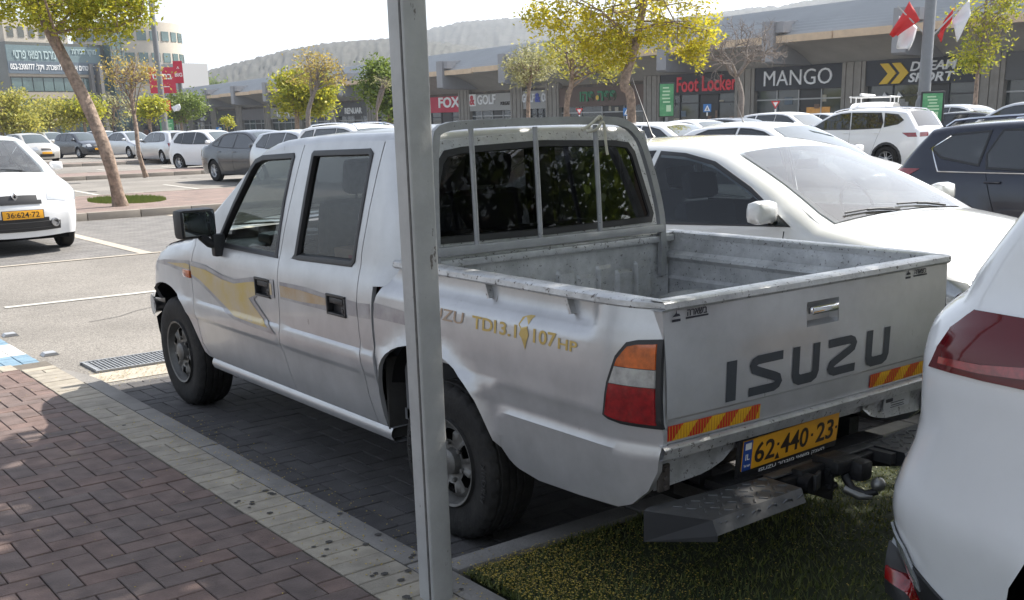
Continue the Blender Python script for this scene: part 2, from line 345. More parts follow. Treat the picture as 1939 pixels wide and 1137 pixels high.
# kerb stones
mb = MB(); ys = [-3.0, -2.1, -1.15, -.22, .78, 1.755, 2.725, 3.7]
for a, b in zip(ys[:-1], ys[1:]): mb.box((-1.165, (a+b)/2, .028), (.108, b-a-.01, .142), ch=.012)
arc = [(-1.11, 3.705), (-1.12, 3.95), (-1.16, 4.2), (-1.24, 4.42), (-1.36, 4.60), (-1.44, 4.61), (-1.44, 4.38), (-1.32, 4.32), (-1.25, 4.15), (-1.22, 3.95), (-1.219, 3.705)]
mb.prism(arc, lambda a, b: (a, b, -.03), lambda a, b: (a, b, .093-.018*max(0, min(1, (b-3.7)/.6))))
for a, b in ((-1.1, -.2), (-.19, .78), (.79, 1.75), (1.76, 2.7), (2.71, 3.6), (3.61, 4.6), (4.61, 5.6)): mb.box(((a+b)/2, -.335, .028), (b-a-.008, .108, .142), ch=.012)
mb.build('kerb', KERB, smooth=40, kind='structure')
# parking bays with dark pavers
sheet('parking_bay_base', -1.12, 60, -.29, 3.9, -.006, MORT)
mb = MB(); herring(mb, -1.11, 4.4, -.28, 3.88, .004); mb.build('parking_bay', DBRICK, smooth=0, kind='structure', fixn=False)
PB = brickmat('bay_pavers', (.185, .174, .163), (.155, .147, .139), (.09, .085, .08)); PB2 = brickmat('island_pavers', (.25, .175, .145), (.20, .15, .13), (.12, .10, .09))
sheet('parking_bay_row', 4.4, 60, -.29, 3.88, .002, PB)
sheet('parking_bay_far', -30, 60, 11.55, 17.86, 0, PB)
WHITEL = pm('road_marking', (.50, .48, .43), .8, var=.28, vscale=9, bump=.1, bscale=90)
CREAML = pm('cream_marking', (.43, .38, .31), .85, var=.2, vscale=14)
mb = MB()
def line(x0, y0, x1, y1, w=.12, z=.004):
    d = Vector((x1-x0, y1-y0)); n = Vector((-d.y, d.x)).normalized()*w/2
    mb.add([(x0+n.x, y0+n.y, z), (x1+n.x, y1+n.y, z), (x1-n.x, y1-n.y, z), (x0-n.x, y0-n.y, z)], [(3, 2, 1, 0)])
for k in range(-4, 8): line(-.72+k*3.0, 8.0, -.72+k*3.0+1.55, 7.95, .11, .002)
for x in range(-3, 20): line(4.4+2.6*x if x >= 0 else 4.4+2.6*x, -.1, 4.4+2.6*x, 3.86, .1, .007) if 4.4+2.6*x > 4.3 else None
for k in range(0, 22):
    line(-10+k*2.7+2, 24.2, -10+k*2.7+2.35, 29.3, .13, .002); line(-8+k*2.7, 39.5, -8+k*2.7+.3, 44.4, .13, .002)
for k in range(0, 16): line(-12+k*5, 31.6, -12+k*5+2.6, 31.55, .11, .002)
mb.build('road_markings', WHITEL, smooth=0, kind='structure', fixn=False)
mb = MB()
for k in range(-9, 16): line(1.9+k*2.55, 11.5, 1.97+k*2.55, 17.8, .17, .0045)
line(-30, 11.55, 60, 11.55, .1, .0035)
mb.build('bay_markings', CREAML, smooth=0, kind='structure', fixn=False)
# planted islands
ISKERB = pm('island_kerb', (.30, .265, .225), .88, var=.2, vscale=2, bump=.2, bscale=60)
def island(name, x0, x1, y0, y1, h=.14):
    mb = MB(); k = x0
    while k < x1:
        e = min(k+.995, x1)
        mb.box(((k+e)/2, y0+.07, h/2-.02), (e-k-.008, .14, h+.04), ch=.015); mb.box(((k+e)/2, y1-.07, h/2-.02), (e-k-.008, .14, h+.04), ch=.015); k += 1.0
    for xx in (x0+.07, x1-.07): mb.box((xx, (y0+y1)/2, h/2-.02), (.14, y1-y0-.29, h+.04), ch=.015)
    mb.build(name+'_kerb', ISKERB, smooth=40, kind='structure')
    sheet(name, x0+.14, x1-.14, y0+.14, y1-.14, h-.012, PB2)
island('island', -30, 34, 17.9, 23.6); island('far_island', -8, 60, 35.0, 38.3, .13); island('distant_island', -10, 18, 49.2, 51.2, .13)
# blue and white painted kerb running away on the left, two road studs, the drain
BLUEP = pm('blue_kerb_paint', (.18, .28, .36), .75, var=.25, vscale=8, bump=.2, bscale=60); WHP = pm('white_kerb_paint', (.62, .61, .58), .75, var=.2, vscale=8, bump=.2, bscale=60)
for k in range(14):
    mb = MB(); y0 = 4.64+k*.5
    for a in range(3):
        for b in range(5): brick(mb, -1.56+a*.117, -1.56+(a+1)*.117, y0+b*.1, y0+(b+1)*.1, .055)
    mb.build('painted_kerb_stone', BLUEP if k % 2 == 0 else WHP, smooth=0, kind='structure', fixn=False)
mb = MB(); herring(mb, -4.7, -1.565, 4.63, 10, .05); mb.build('far_sidewalk', DBRICK, smooth=0, kind='structure', fixn=False)
STUD = pm('stud_grey', (.42, .43, .45), .4, .3, var=.2)
for (x, y, l) in ((-1.05, 6.37, 'small grey road stud farther along the blue and white kerb'), (-1.02, 5.28, 'small grey road stud nearer to the drain grating')):
    mb = MB(); mb.prism([(-.06, 0), (.06, 0), (.04, .022), (-.04, .022)], lambda a, b: (a, -.05, b), lambda a, b: (a, .05, b)); mb.build('road_stud', STUD, smooth=30, label=l, cat='road stud', group='road studs beside the painted kerb', loc=(x, y, -.002))
gr = MB(); GX0, GX1, GY0, GY1 = -.93, -.12, 4.36, 4.74
for k in range(28): gr.box((GX0+.02+k*(GX1-GX0-.04)/27, (GY0+GY1)/2, .006), (.009, GY1-GY0-.04, .014))
for k in range(9): gr.box(((GX0+GX1)/2, GY0+.02+k*(GY1-GY0-.04)/8, .003), (GX1-GX0-.04, .007, .012))
for yy in (GY0, GY1): gr.box(((GX0+GX1)/2, yy, .006), (GX1-GX0+.04, .02, .018))
for xx in (GX0, GX1): gr.box((xx, (GY0+GY1)/2, .006), (.02, GY1-GY0-.02, .018))
g = gr.build('drain_grating', pm('galvanised', (.40, .41, .42), .5, .5, var=.3, vscale=20), smooth=0, label='steel drain grating set in the road in front of the silver pickup', cat='drain')
mb = MB(); mb.add([(GX0, GY0, -.001), (GX1, GY0, -.001), (GX1, GY1, -.001), (GX0, GY1, -.001)], [(0, 1, 2, 3)]); mb.build('pit', pm('pit_dark', (.07, .065, .06), .9), g, smooth=0, fixn=False)  # flat dark sheet just under the bars, in place of an open pit
sheet('drain_apron', -1.08, .5, 4.0, 4.33, 0, CREAML)
# lawn
LAWN = pm('lawn_soil', (.035, .045, .016), .95, var=.4, vscale=12)
mb = MB(); mb.box((4.0, -3.2, .035), (10.1, 5.6, .09)); lw = mb.build('lawn_bed', LAWN, smooth=0, kind='structure')
def scatter(name, n, fn, mat, kind='stuff'):
    V = []; F = []
    for i in range(n):
        vs = fn()
        if vs is None: continue
        b = len(V); V += vs; F.append(tuple(range(b, b+len(vs))))
    me = bpy.data.meshes.new(name); me.from_pydata(V, [], F); me.materials.append(mat); o = bpy.data.objects.new(name, me); S.collection.objects.link(o); o['kind'] = kind; return o
rnd = random.Random(3)
def blade():
    t = rnd.random()
    y = -.4-4.0*rnd.random()**1.3; x = -1.08+6.2*rnd.random()**1.25
    if x > 1.6 and rnd.random() < .5: return None
    a = rnd.random()*6.28; h = rnd.uniform(.010, .026)*(1+.5*math.sin(x*5.1)*math.sin(y*6.3)); l = rnd.uniform(.0, .03); wd = rnd.uniform(.002, .004)
    c, s = math.cos(a), math.sin(a); z = .08
    return [(x-s*wd, y+c*wd, z), (x+s*wd, y-c*wd, z), (x+c*l, y+s*l, z+h)]
GR = leafmat('grass_blades', (.050, .078, .018), (.17, .18, .045), .35)
scatter('grass', 90000, blade, GR)
def petal(x, y, z, s=.006):
    a = rnd.random()*6.28; c, q = math.cos(a)*s, math.sin(a)*s; t = rnd.uniform(-.3, .3)*s
    return [(x-c, y-q, z+.002), (x+q*.6, y-c*.6, z+.003+abs(t)), (x+c, y+q, z+.002), (x-q*.6, y+c*.6, z+.004)]
def pet():
    k = rnd.random()
    if k < .58:      # thick drift at the kerb corner of the lawn, thinning out
        x = -1.07+abs(rnd.gauss(0, .3)); y = -.42-abs(rnd.gauss(0, .55))
        return petal(x, y, .10+rnd.random()*.02, rnd.uniform(.0025, .0052))
    if k < .84: return petal(*((-1.05+4.5*rnd.random(), -.4-3*rnd.random()) if rnd.random() < .6 else (.55+rnd.gauss(0, .35), -1.0+rnd.gauss(0, .3))), .10+.02*rnd.random(), rnd.uniform(.002, .0048))
    if k < .95: return petal(-1.2+rnd.gauss(0, .12), rnd.uniform(-1.2, 2.5), ZP, rnd.uniform(.003, .006))
    return petal(-1.3-3*rnd.random(), rnd.uniform(-1.5, 4), ZP, rnd.uniform(.003, .006))
scatter('fallen_petals', 7500, pet, leafmat('petals', (.60, .44, .06), (.26, .20, .06), .2))
def pet2():
    x = rnd.uniform(-1.0, .8); y = 4.15+rnd.gauss(0, .13)
    return petal(x, y, .004, rnd.uniform(.004, .01))
scatter('leaf_litter', 900, pet2, leafmat('litter', (.42, .36, .16), (.26, .22, .12), .2))
# grass patch round the leaning tree
def bl2():
    a = rnd.random()*6.28; r = rnd.random()**.5; x = 4.75+.75*r*math.cos(a); y = 21.0+1.2*r*math.sin(a); h = rnd.uniform(.04, .1); w = .012
    return [(x-w, y, .12), (x+w, y, .12), (x+rnd.uniform(-.03, .03), y, .12+h)]
scatter('grass_patch', 3500, bl2, leafmat('sunny_grass', (.12, .18, .03), (.22, .26, .05), .3))
# gum spots on the cream band
mb = MB()
for k in range(38):
    x = rnd.uniform(-1.43, -1.12); y = rnd.uniform(-1.0, 3.3); y = y if rnd.random() < .4 else rnd.uniform(-.7, .9); r = rnd.uniform(.008, .017)
    mb.add([(x+r*math.cos(t*1.05), y+r*math.sin(t*1.05)*.9, ZP+.0035) for t in range(6)], [tuple(range(6))])
mb.build('gum_stains', pm('gum', (.06, .055, .05), .9), smooth=0, kind='stuff', fixn=False)
mb = MB(); rs = random.Random(8)
for k in range(26):
    x, y = rs.uniform(-3, 30), rs.choice([rs.uniform(4.8, 11), rs.uniform(12.5, 17), rs.uniform(24.5, 34)]); r = rs.uniform(.06, .32); n = 14
    mb.add([(x+r*(1+rs.uniform(-.25, .25))*math.cos(6.283*t/n), y+r*(1+rs.uniform(-.25, .25))*math.sin(6.283*t/n), .0065) for t in range(n)], [tuple(range(n))])
mb.build('oil_stains', pm('oil_stain', (.12, .11, .10), .7, var=.35, vscale=5), smooth=0, kind='stuff', fixn=False)
mb = MB()
for k in range(7):      # hairline cracks sealed with tar
    x, y = rs.uniform(-3, 12), rs.uniform(5, 11); a = rs.uniform(-.5, .5); P = [(x, y)]
    for _ in range(9): a += rs.uniform(-.5, .5); P.append((P[-1][0]+.32*math.cos(a), P[-1][1]+.32*math.sin(a)))
    for (x0, y0), (x1, y1) in zip(P[:-1], P[1:]): mb.add([(x0, y0-.008, .0015), (x1, y1-.008, .0015), (x1, y1+.006, .0015), (x0, y0+.006, .0015)], [(0, 1, 2, 3)])
mb.build('tar_cracks', pm('tar', (.09, .085, .08), .8), smooth=0, kind='stuff', fixn=False)
# ================================================================ THE PICKUP
TR = empty('pickup_truck', (0, 0, 0), 0, 'silver double cab pickup truck with worn open bed, parked beside the brick sidewalk', 'pickup truck')
def lerp(x, X, Y): return float(np.interp(x, X, Y))
CZ = [.30, .36, .42, .50, .59, .605, .69, .705, .80, .92, 1.0, 1.05, 1.15, 1.3, 1.45, 1.55, 1.60, 1.66]
CW = [.765, .785, .800, .812, .824, .834, .840, .829, .834, .834, .822, .803, .787, .757, .725, .700, .685, .66]
TOPY = [.50, .62, 1.06, 1.30, 1.60, 1.761, 1.912, 2.136, 2.388, 2.62, 2.755, 2.95, 3.116, 3.25, 3.353, 3.43, 3.482, 3.53, 3.56]
TOPZ = [1.605, 1.613, 1.606, 1.597, 1.579, 1.556, 1.491, 1.349, 1.207, 1.06, 1.038, 1.012, .982, .948, .906, .84, .73, .62, .50]
ARF = catmull([(3.50, .60), (3.43, .668), (3.30, .722), (3.101, .757), (2.95, .742), (2.84, .69), (2.76, .62), (2.70, .531), (2.64, .43), (2.60, .345)], 3)
ARR = catmull([(.585, .36), (.58, .48), (.567, .565), (.524, .665), (.42, .748), (.24, .79), (.05, .778), (-.08, .72), (-.17, .64), (-.25, .50), (-.31, .43), (-.36, .405)], 3)
def dpoly(y, z, P):
    best = 9
    for i in range(len(P)-1):
        ax, ay = P[i]; bx, by = P[i+1]; dx, dy = bx-ax, by-ay; L = dx*dx+dy*dy
        t = max(0, min(1, ((y-ax)*dx+(z-ay)*dy)/L)) if L else 0
        best = min(best, math.hypot(y-ax-t*dx, z-ay-t*dy))
    return best
def rnd_off(d, r): return 0 if d >= r else r*(1-math.sqrt(max(0, 1-(1-max(d, 0)/r)**2)))
TOPL = list(zip(TOPY, TOPZ)); NOSE = TOPL[9:]
def WC(y, z):      # half width of the cab and front fenders
    w = lerp(z, CZ, CW)
    if y > 2.62:
        w = .835-.0*y if z > .70 else w
        if z > .70: w = .832
        w -= rnd_off(dpoly(y, z, NOSE), .11)*.9
        if y > 3.05: w -= .11*((y-3.05)/.5)**2
        w += .010*max(0, 1-dpoly(y, z, ARF)/.06)
    if y < .62: w -= rnd_off(y-.44, .15)*.9
    return w
BZ = [.36, .42, .50, .60, .655, .675, .72, .74, .80, .92, .965, .99, 1.015, 1.04, 1.09]
BWf = [.775, .79, .806, .822, .829, .835, .836, .829, .833, .833, .829, .812, .785, .776, .775]
BWr = [.775, .79, .806, .822, .829, .835, .836, .829, .833, .831, .828, .824, .820, .814, .806]
def WB(y, z):
    a = lerp(z, BZ, BWf); b = lerp(z, BZ, BWr)
    t = max(0, min(1, (-.76-y)/.10)); t = t*t*(3-2*t)
    if y > .50: t = max(t, 0)
    w = a*(1-t)+b*t
    if -.27 < y: w += .020*max(0, 1-dpoly(y, z, ARR)/.045)
    if .62 < z < .735 and y < -.27: w -= .014*min(1, (-.27-y)/.04)*min(1, math.sin(math.pi*(z-.62)/.115)*1.6)
    if y < -.86: w -= .07*((-.86-y)/.24)**2.3
    if y > .52: w -= rnd_off(.60-y, .04)*.3
    return w
LFT = -1
def side(W, s, off=0): return lambda y, z: (s*(W(y, z)+off), y, z)
ZR = [.38, .42, .47, .53, .58, .592, .603, .615, .65, .685, .695, .705, .715, .74, .80, .86, .92, .97, 1.01, 1.05, 1.10, 1.2, 1.3, 1.4, 1.5, 1.55, 1.58]
def quad_poly(a, b): return a+b[::-1]
gA = [(2.588, .372), (2.625, .45), (2.642, .54), (2.640, .70), (2.635, .84), (2.60, .95), (2.567, 1.02), (2.58, 1.052)]
gB = [(1.467, .372), (1.50, .47), (1.53, .61), (1.517, .70), (1.496, .85), (1.502, 1.052), (1.45, 1.27), (1.374, 1.534), (1.36, 1.562)]
gC = [(.669, .372), (.70, .50), (.712, .73), (.717, 1.114), (.69, 1.3), (.633, 1.578)]
def shift(P, d): return [(y+d, z) for y, z in P]
gp = .0028
# the window rows
winF = [(2.287, 1.035), (2.10, 1.265), (1.929, 1.449), (1.882, 1.486), (1.80, 1.506), (1.462, 1.520), (1.452, 1.505), (1.50, 1.30), (1.532, 1.045), (1.52, 1.032)]
winR = [(1.367, 1.042), (1.345, 1.06), (1.30, 1.33), (1.272, 1.52), (1.255, 1.532), (.745, 1.545), (.718, 1.528), (.745, 1.30), (.772, 1.076), (.80, 1.055), (1.3, 1.042)]
doorF = shift(gA, -gp)+[(2.388, 1.165), (2.136, 1.312), (1.935, 1.448), (1.80, 1.522), (1.60, 1.546), (1.366, 1.563)]+shift(gB, gp)[::-1][1:]
doorR = shift(gB, -gp)[:-1]+[(1.358, 1.564), (1.06, 1.574), (.638, 1.580)]+shift(gC, gp)[::-1][1:]
fenderP = [(2.608, .375)]+ARF[::-1][2:]+[(3.535, .60)]+[(y, z) for y, z in TOPL[::-1] if 2.6 < y < 3.54]+[(2.60, 1.064)]+shift(gA, gp)[::-1]
cornerP = shift(gC, -gp)[:-1]+[(.630, 1.582), (.50, 1.584), (.455, 1.45), (.452, 1.2), (.452, 1.0), (.585, .99), (.597, .85), (.598, .60), (.594, .372)]
bedP = [(.588, .415)]+ARR[3:]+[(-.47, .386), (-.70, .392), (-.90, .405), (-.965, .43), (-1.03, .49), (-1.065, .56), (-1.082, .66), (-1.085, .80), (-1.085, 1.085), (-.86, 1.088), (-.3, 1.088), (.395, 1.088), (.43, 1.075), (.50, 1.02), (.53, .99), (.565, .93), (.585, .85), (.592, .70)]
def inset(P, d):
    c = (sum(p[0] for p in P)/len(P), sum(p[1] for p in P)/len(P)); n = len(P); out = []
    area = sum(P[i][0]*P[(i+1) % n][1]-P[(i+1) % n][0]*P[i][1] for i in range(n)); sg = 1 if area > 0 else -1
    for i in range(n):
        a, b, e = Vector(P[i-1]), Vector(P[i]), Vector(P[(i+1) % n])
        n1 = Vector((-(b-a).y, (b-a).x)).normalized(); n2 = Vector((-(e-b).y, (e-b).x)).normalized(); m = n1+n2
        m = m/max(.5, m.dot(n1)) if m.length > .2 else n1
        out.append(tuple(b+m*d*sg))
    return out
TGF = glass('cab_side_glass', (.80, .88, .83), k=.8); TGR = glass('cab_rear_side_glass', (.48, .51, .54), k=.8); TGB = glass('cab_back_glass', (.13, .13, .14), .4, k=.3)
for s in (-1, 1):
    lip = (-s*.02, 0, 0)
    fd = MB(); panel(fd, fenderP, side(WC, s), step=.05, us=np.arange(2.6, 3.6, .05), vs_=ZR+[.985, 1.03], lip=lip); fd = fd.build('front_fender', SILVER, TR, smooth=35)
    mb = MB()
    mb.box((s*(WC(2.69, .85)+.006), 2.69, .848), (.014, .105, .044), ch=.005); mb.build('side_indicator', ORANGE, fd)
    for nm, P, win, hy, gl in (('front_door', doorF, winF, (1.755, 1.59), TGF), ('rear_door', doorR, winR, (.985, .82), TGR)):
        mb = MB(); hl = [(hy[0], .832), (hy[0], .915), (hy[1], .915), (hy[1], .832)]
        us = np.arange(P[0][0]-2.3, P[0][0]+.3, .06)
        panel(mb, P, side(WC, s), holes=[win, hl], step=.05, us=us, vs_=ZR, lip=lip)
        d = mb.build(nm, SILVER, TR, smooth=30)
        mb = MB(); i1 = inset(win, .028); outer = inset(win, -.004); r0 = resamp(outer, .06); n = len(outer)
        rows = [[side(WC, s, o)(*p) for p in q] for q, o in ((outer, -.012), (outer, .004), (inset(win, .004), .006), (inset(win, .02), .004), (inset(win, .026), -.014), (inset(win, .026), -.03))]
        mb.grid(rows, close=True); mb.build('window_seal', BLACK, d, smooth=50)
        mb = MB(); panel(mb, i1, side(WC, s, -.014), step=.1); mb.build('window', gl, d, smooth=60)
        # door handle: recess, flap, lock
        y0, y1 = hy; ym = (y0+y1)/2; w0 = WC(ym, .88); mb = MB()
        mb.box((s*(w0-.028), ym, .8735), (.006, y0-y1, .083))
        for yy in (y0, y1): mb.box((s*(w0-.011), yy, .8735), (.036, .012, .093), ch=.003)
        for zz in (.832, .915): mb.box((s*(w0-.011), ym, zz), (.036, y0-y1+.012, .012), ch=.003)
        mb.box((s*(w0-.008), ym+.006, .892), (.018, (y0-y1)*.78, .028), ch=.006); mb.box((s*(w0-.006), y1+.026, .855), (.014, .028, .034), ch=.004)
        mb.tube([(s*(w0), y1+.026, .855), (s*(w0+.004), y1+.026, .855)], .009, 12)
        mb.build('door_handle', BLACK, d, smooth=50)
        # inside of the door
        mb = MB(); mb.box((s*.735, (P[0][0]+P[-3][0])/2 if nm == 'x' else (2.0 if nm[0] == 'f' else 1.08), .70), (.05, .88 if nm[0] == 'f' else .72, .60), ch=.02); mb.build('door_lining', BLACK, d)
    mb = MB(); panel(mb, cornerP, side(WC, s), step=.05, us=list(np.arange(.455, .70, .02)), vs_=ZR, lip=lip); mb.build('cab_corner', SILVER, TR, smooth=40)
    # sill
    mb = MB(); rows = []
    for y in np.arange(.55, 2.62, .1): rows.append([(s*a, y, z) for a, z in ((.70, .300), (.755, .300), (.785, .312), (.797, .335), (.795, .352), (.786, .368), (.70, .370))])
    mb.grid(rows); mb.build('sill', SILVER, TR, smooth=40)
# cab shell: windscreen header, roof
mb = MB(); prof = [(2.60, 1.075, 1), (2.388, 1.207, 1), (2.136, 1.349, 1), (1.912, 1.491, 1), (1.80, 1.541, 0), (1.70, 1.566, 0), (1.60, 1.581, 0), (1.45, 1.592, 0), (1.30, 1.598, 0), (1.06, 1.607, 0), (.80, 1.611, 0), (.62, 1.612, 0), (.54, 1.607, 0), (.512, 1.596, 0), (.500, 1.575, 0), (.497, 1.560, 0)]
def roofrow(y, z, dn=.036):
    if y < .53: dn *= .6
    w0 = WC(max(y, .60), z-dn); row = []
    if y < .6: w0 -= .05*((.62-y)/.14)**2*.5
    for a in (0, 25, 50, 70, 90):
        row.append((-(w0-.03*(1-math.cos(R_(a)))-(.02 if a else 0)*a/90), z-dn+dn*math.sin(R_(a))))
    we = -row[-1][0]
    for k in (.93, .88, .6, .3, 0): row.append((-we*k, z+(.035 if y > .9 else .014)*(1-k*k)))
    row += [(-x, zz) for x, zz in row[:-1][::-1]]
    return [(x, y+.05*(1-(x/we)**2)*(1 if y > 1.85 else 0)-0*x, zz) for x, zz in row]
rows = [roofrow(y, z) for y, z, g in prof]; nC = len(rows[0]); wi = prof
mb.grid(rows, keep=lambda i, j: not (prof[i][2] and prof[i+1][2] and 5 <= j <= nC-7))
shell = mb.build('roof', SILVER, TR, smooth=40)
mb = MB(); mb.grid([[(p[0], p[1]-.004, p[2]-.006) for p in r[5:nC-5]] for r in rows[:4]]); mb.build('windscreen', glass('cab_windscreen', (.82, .90, .85), dust=.04), TR, smooth=60)
mb = MB()
for j0 in (1,):
    mb.tube([Vector((.9*-WC(2.5, 1.1), 2.52, 1.12)), Vector((-.25, 2.62, 1.10)), Vector((.1, 2.60, 1.12))], .006, 6)
mb.build('wiper', BLACK, TR)
# hood and nose strip
mb = MB(); hp = [(2.60, 1.064), (2.755, 1.038), (2.95, 1.012), (3.116, .982), (3.25, .948), (3.353, .906), (3.43, .84), (3.482, .73), (3.52, .64)]
rows = []
for y, z in hp:
    we = WC(y, z-.004); rows.append([(x*we, y+(.14*(1-x*x) if y > 3.3 else .14*(1-x*x)*max(0, (y-2.8)/.5)), z+.03*(1-x*x)*max(0, min(1, (3.5-y)/.2))) for x in np.linspace(-1, 1, 13)])
mb.grid(rows); mb.build('hood', SILVER, TR, smooth=40)
mb = MB(); rows = []
for z in (.50, .58, .66): rows.append([(x*.70, 3.50+.15*(1-x*x), z) for x in np.linspace(-1, 1, 13)])
mb.grid(rows); mb.build('grille', BLACK, TR)
mb = MB(); rows = []
for t in np.linspace(-90, 90, 31):
    sn, cs = math.sin(R_(t)), math.cos(R_(t)); x = .80*math.copysign(abs(sn)**.62, sn); y = 3.405+.25*abs(cs)**.75; e = .35 if abs(t) > 89 else 1
    rows.append([(x, y+.036*e*math.cos(R_(a)), .572+.066*e*math.sin(R_(a))) for a in range(0, 360, 30)])
mb.grid(rows, close=True); bmp = mb.build('front_bumper', pm('bumper_steel', (.36, .36, .37), .3, .8, var=.1), TR, smooth=60)
mb = MB(); rows = []
for z, o in ((.505, 0), (.42, -.02), (.34, -.07)): rows.append([(x*.80, 3.58+.10*(1-x*x)-.18*max(0, (abs(x)-.86)/.14)**1.6+o, z) for x in np.linspace(-1, 1, 15)])
mb.grid(rows); mb.build('valance', BLACK, TR)
for s in (-1, 1):
    mb = MB(); mb.box((s*.56, 3.575, .74), (.30, .06, .15), ch=.03); mb.build('headlight', HEADL, TR)
# rear wall of the cab with the window opening
def yr(z): return lerp(z, [.9, 1.12, 1.56, 1.60], [.415, .42, .470, .496])
RW = lambda z: WC(.60, z)-.0
wall = [(-.735, .98), (-.735, 1.12), (-.70, 1.30), (-.655, 1.48), (-.615, 1.565), (-.5, 1.578), (0, 1.60), (.5, 1.578), (.615, 1.565), (.655, 1.48), (.70, 1.30), (.735, 1.12), (.735, .98)]
rwin = [(-.63, 1.165), (-.645, 1.20), (-.55, 1.49), (-.515, 1.53), (-.43, 1.542), (0, 1.556), (.43, 1.542), (.515, 1.53), (.55, 1.49), (.645, 1.20), (.63, 1.165), (0, 1.158)]
mb = MB(); panel(mb, wall, lambda x, z: (x, yr(z)-.012*math.cos(x*2), z), holes=[rwin], step=.06, lip=(0, .03, 0))
for s in (-1, 1):      # rounded corner between the rear wall and the sides
    rows = []
    for z in np.linspace(.98, 1.575, 12):
        a = np.array([s*np.interp(z, [p[1] for p in wall[1:5]], [-p[0] for p in wall[1:5]]) if z > 1.12 else s*.735, yr(z)-.012*math.cos(.7*2)]); b = np.array([s*WC(.456, z), .456+.0]); c = np.array([s*(abs(b[0])-.004), a[1]+.004])
        rows.append([tuple(((1-t)**2*a+2*t*(1-t)*c+t*t*b))+(z,) for t in np.linspace(0, 1, 6)])
    mb.grid(rows)
rwall = mb.build('cab_rear_wall', SILVER_WORN, TR, smooth=40)
mb = MB(); rows = [[(x, yr(z)-.012*math.cos(x*2)+o, z) for x, z in q] for q, o in ((inset(rwin, -.006), .012), (inset(rwin, -.006), -.008), (inset(rwin, .02), -.008), (inset(rwin, .026), .008))]
mb.grid(rows, close=True); rs = mb.build('window_seal', BLACK, rwall, smooth=50)
mb = MB(); panel(mb, inset(rwin, .022), lambda x, z: (x, yr(z)-.012*math.cos(x*2)+.002, z), step=.12); mb.build('rear_window', TGB, rwall, smooth=60)
# cab interior
CLOTH = pm('seat_cloth', (.16, .165, .175), .9, var=.3, vscale=30); TRIM = pm('grey_trim', (.2, .2, .205), .7)
mb = MB(); mb.box((0, 1.5, .42), (1.42, 2.1, .05)); mb.box((0, 2.62, .72), (1.45, .03, .62)); mb.box((0, .53, .70), (1.42, .04, .60)); mb.build('cabin_floor', TRIM, TR)
mb = MB(); mb.box((0, 2.42, .95), (1.40, .40, .16), ch=.05); mb.box((-.36, 2.28, 1.03), (.36, .16, .10), ch=.03); mb.build('dashboard', BLACK, TR)
mb = MB(); mb.lathe([(-.012, .175), (0, .187), (.012, .175), (0, .163), (-.012, .175)], n=28); 
mb.v = [(-.36+p[1], 2.06+p[0]*1-p[2]*.35, 1.06+p[2]*.93) for p in mb.v]; mb.box((-.36, 2.07, 1.05), (.30, .03, .04), ch=.01); mb.tube([(-.36, 2.08, 1.05), (-.36, 2.3, .98)], .03, 8)
mb.build('steering_wheel', BLACK, TR)
def seat(x, y, wd, hh=.62):
    mb = MB(); mb.box((x, y+.22, .66), (wd, .50, .16), ch=.05)
    mb.M = Matrix.Translation((x, y-.03, .72)) @ Matrix.Rotation(R_(12), 4, 'X'); mb.box((0, 0, .28), (wd, .13, hh), ch=.06); mb.box((0, -.01, .28+hh/2+.11), (.27, .09, .17), ch=.045)
    mb.tube([(-.06, 0, .5), (-.06, 0, .68)], .006, 6); mb.tube([(.06, 0, .5), (.06, 0, .68)], .006, 6); mb.M = None
    mb.build('seat', CLOTH, TR, smooth=50)
seat(-.36, 1.56, .50); seat(.36, 1.56, .50)
mb = MB(); mb.box((0, .88, .64), (1.30, .46, .18), ch=.05); mb.box((0, .66, .93), (1.30, .12, .50), ch=.05); mb.build('rear_bench', CLOTH, TR, smooth=50)
mb = MB(); mb.box((-.02, 2.06, 1.50), (.24, .03, .06), ch=.015); mb.tube([(-.02, 2.05, 1.50), (-.02, 1.99, 1.545)], .008, 6); mb.build('inside_mirror', BLACK, TR)
# parcel lying inside behind the rear side window
bx = MB(); bx.box((-.50, 1.02, .99), (.30, .44, .20), ch=.004); box_o = bx.build('cardboard_box', pm('cardboard', (.40, .27, .16), .8, var=.1), label='brown cardboard parcel with a red panel lying inside the rear side window of the pickup', cat='box')
mb = MB(); mb.box((-.6515, .96, 1.0), (.003, .27, .13)); mb.build('red_panel', pm('red_print', (.45, .03, .05), .6), box_o)
text('lettering', 'ect', IVORY, frame((-.654, .95, 1.0), (0, -1, 0)), box_o, width=.14, extrude=.001)
# paint flash: yellow/orange graphic on fender and doors
FY = pm('flash_yellow', (.52, .38, .10), .35, .3, coat=.3, col2=(.50, .42, .30), vscale=5); FG = pm('flash_grey', (.27, .26, .28), .35, .4, coat=.3, col2=(.42, .42, .43), vscale=7); FO = pm('flash_bronze', (.42, .30, .17), .36, .4, coat=.3, col2=(.46, .40, .33), vscale=6)
FLY = [(2.66, .90), (2.40, .895), (2.18, .865), (2.02, .858), (1.80, .89), (1.60, .905), (1.535, .902), (1.535, .85), (1.72, .838), (1.85, .80), (1.80, .765), (1.64, .674), (1.80, .674), (2.04, .682), (2.15, .71), (2.36, .785), (2.50, .83), (2.66, .86)]
def deck(name, P, mat, par, W=WC, s=-1, off=.0025, step=.06):
    hh_ = [[(a, .826), (a, .921), (b, .921), (b, .826)] for a, b in ((1.762, 1.583), (.992, .813))]
    mb = MB(); panel(mb, P, side(W, s, off), holes=hh_, step=step, vs_=[z for z in ZR if z < 1.06]); return mb.build(name, mat, par, smooth=60)
doors = {o.name.split('.')[0]: o for o in TR.children}
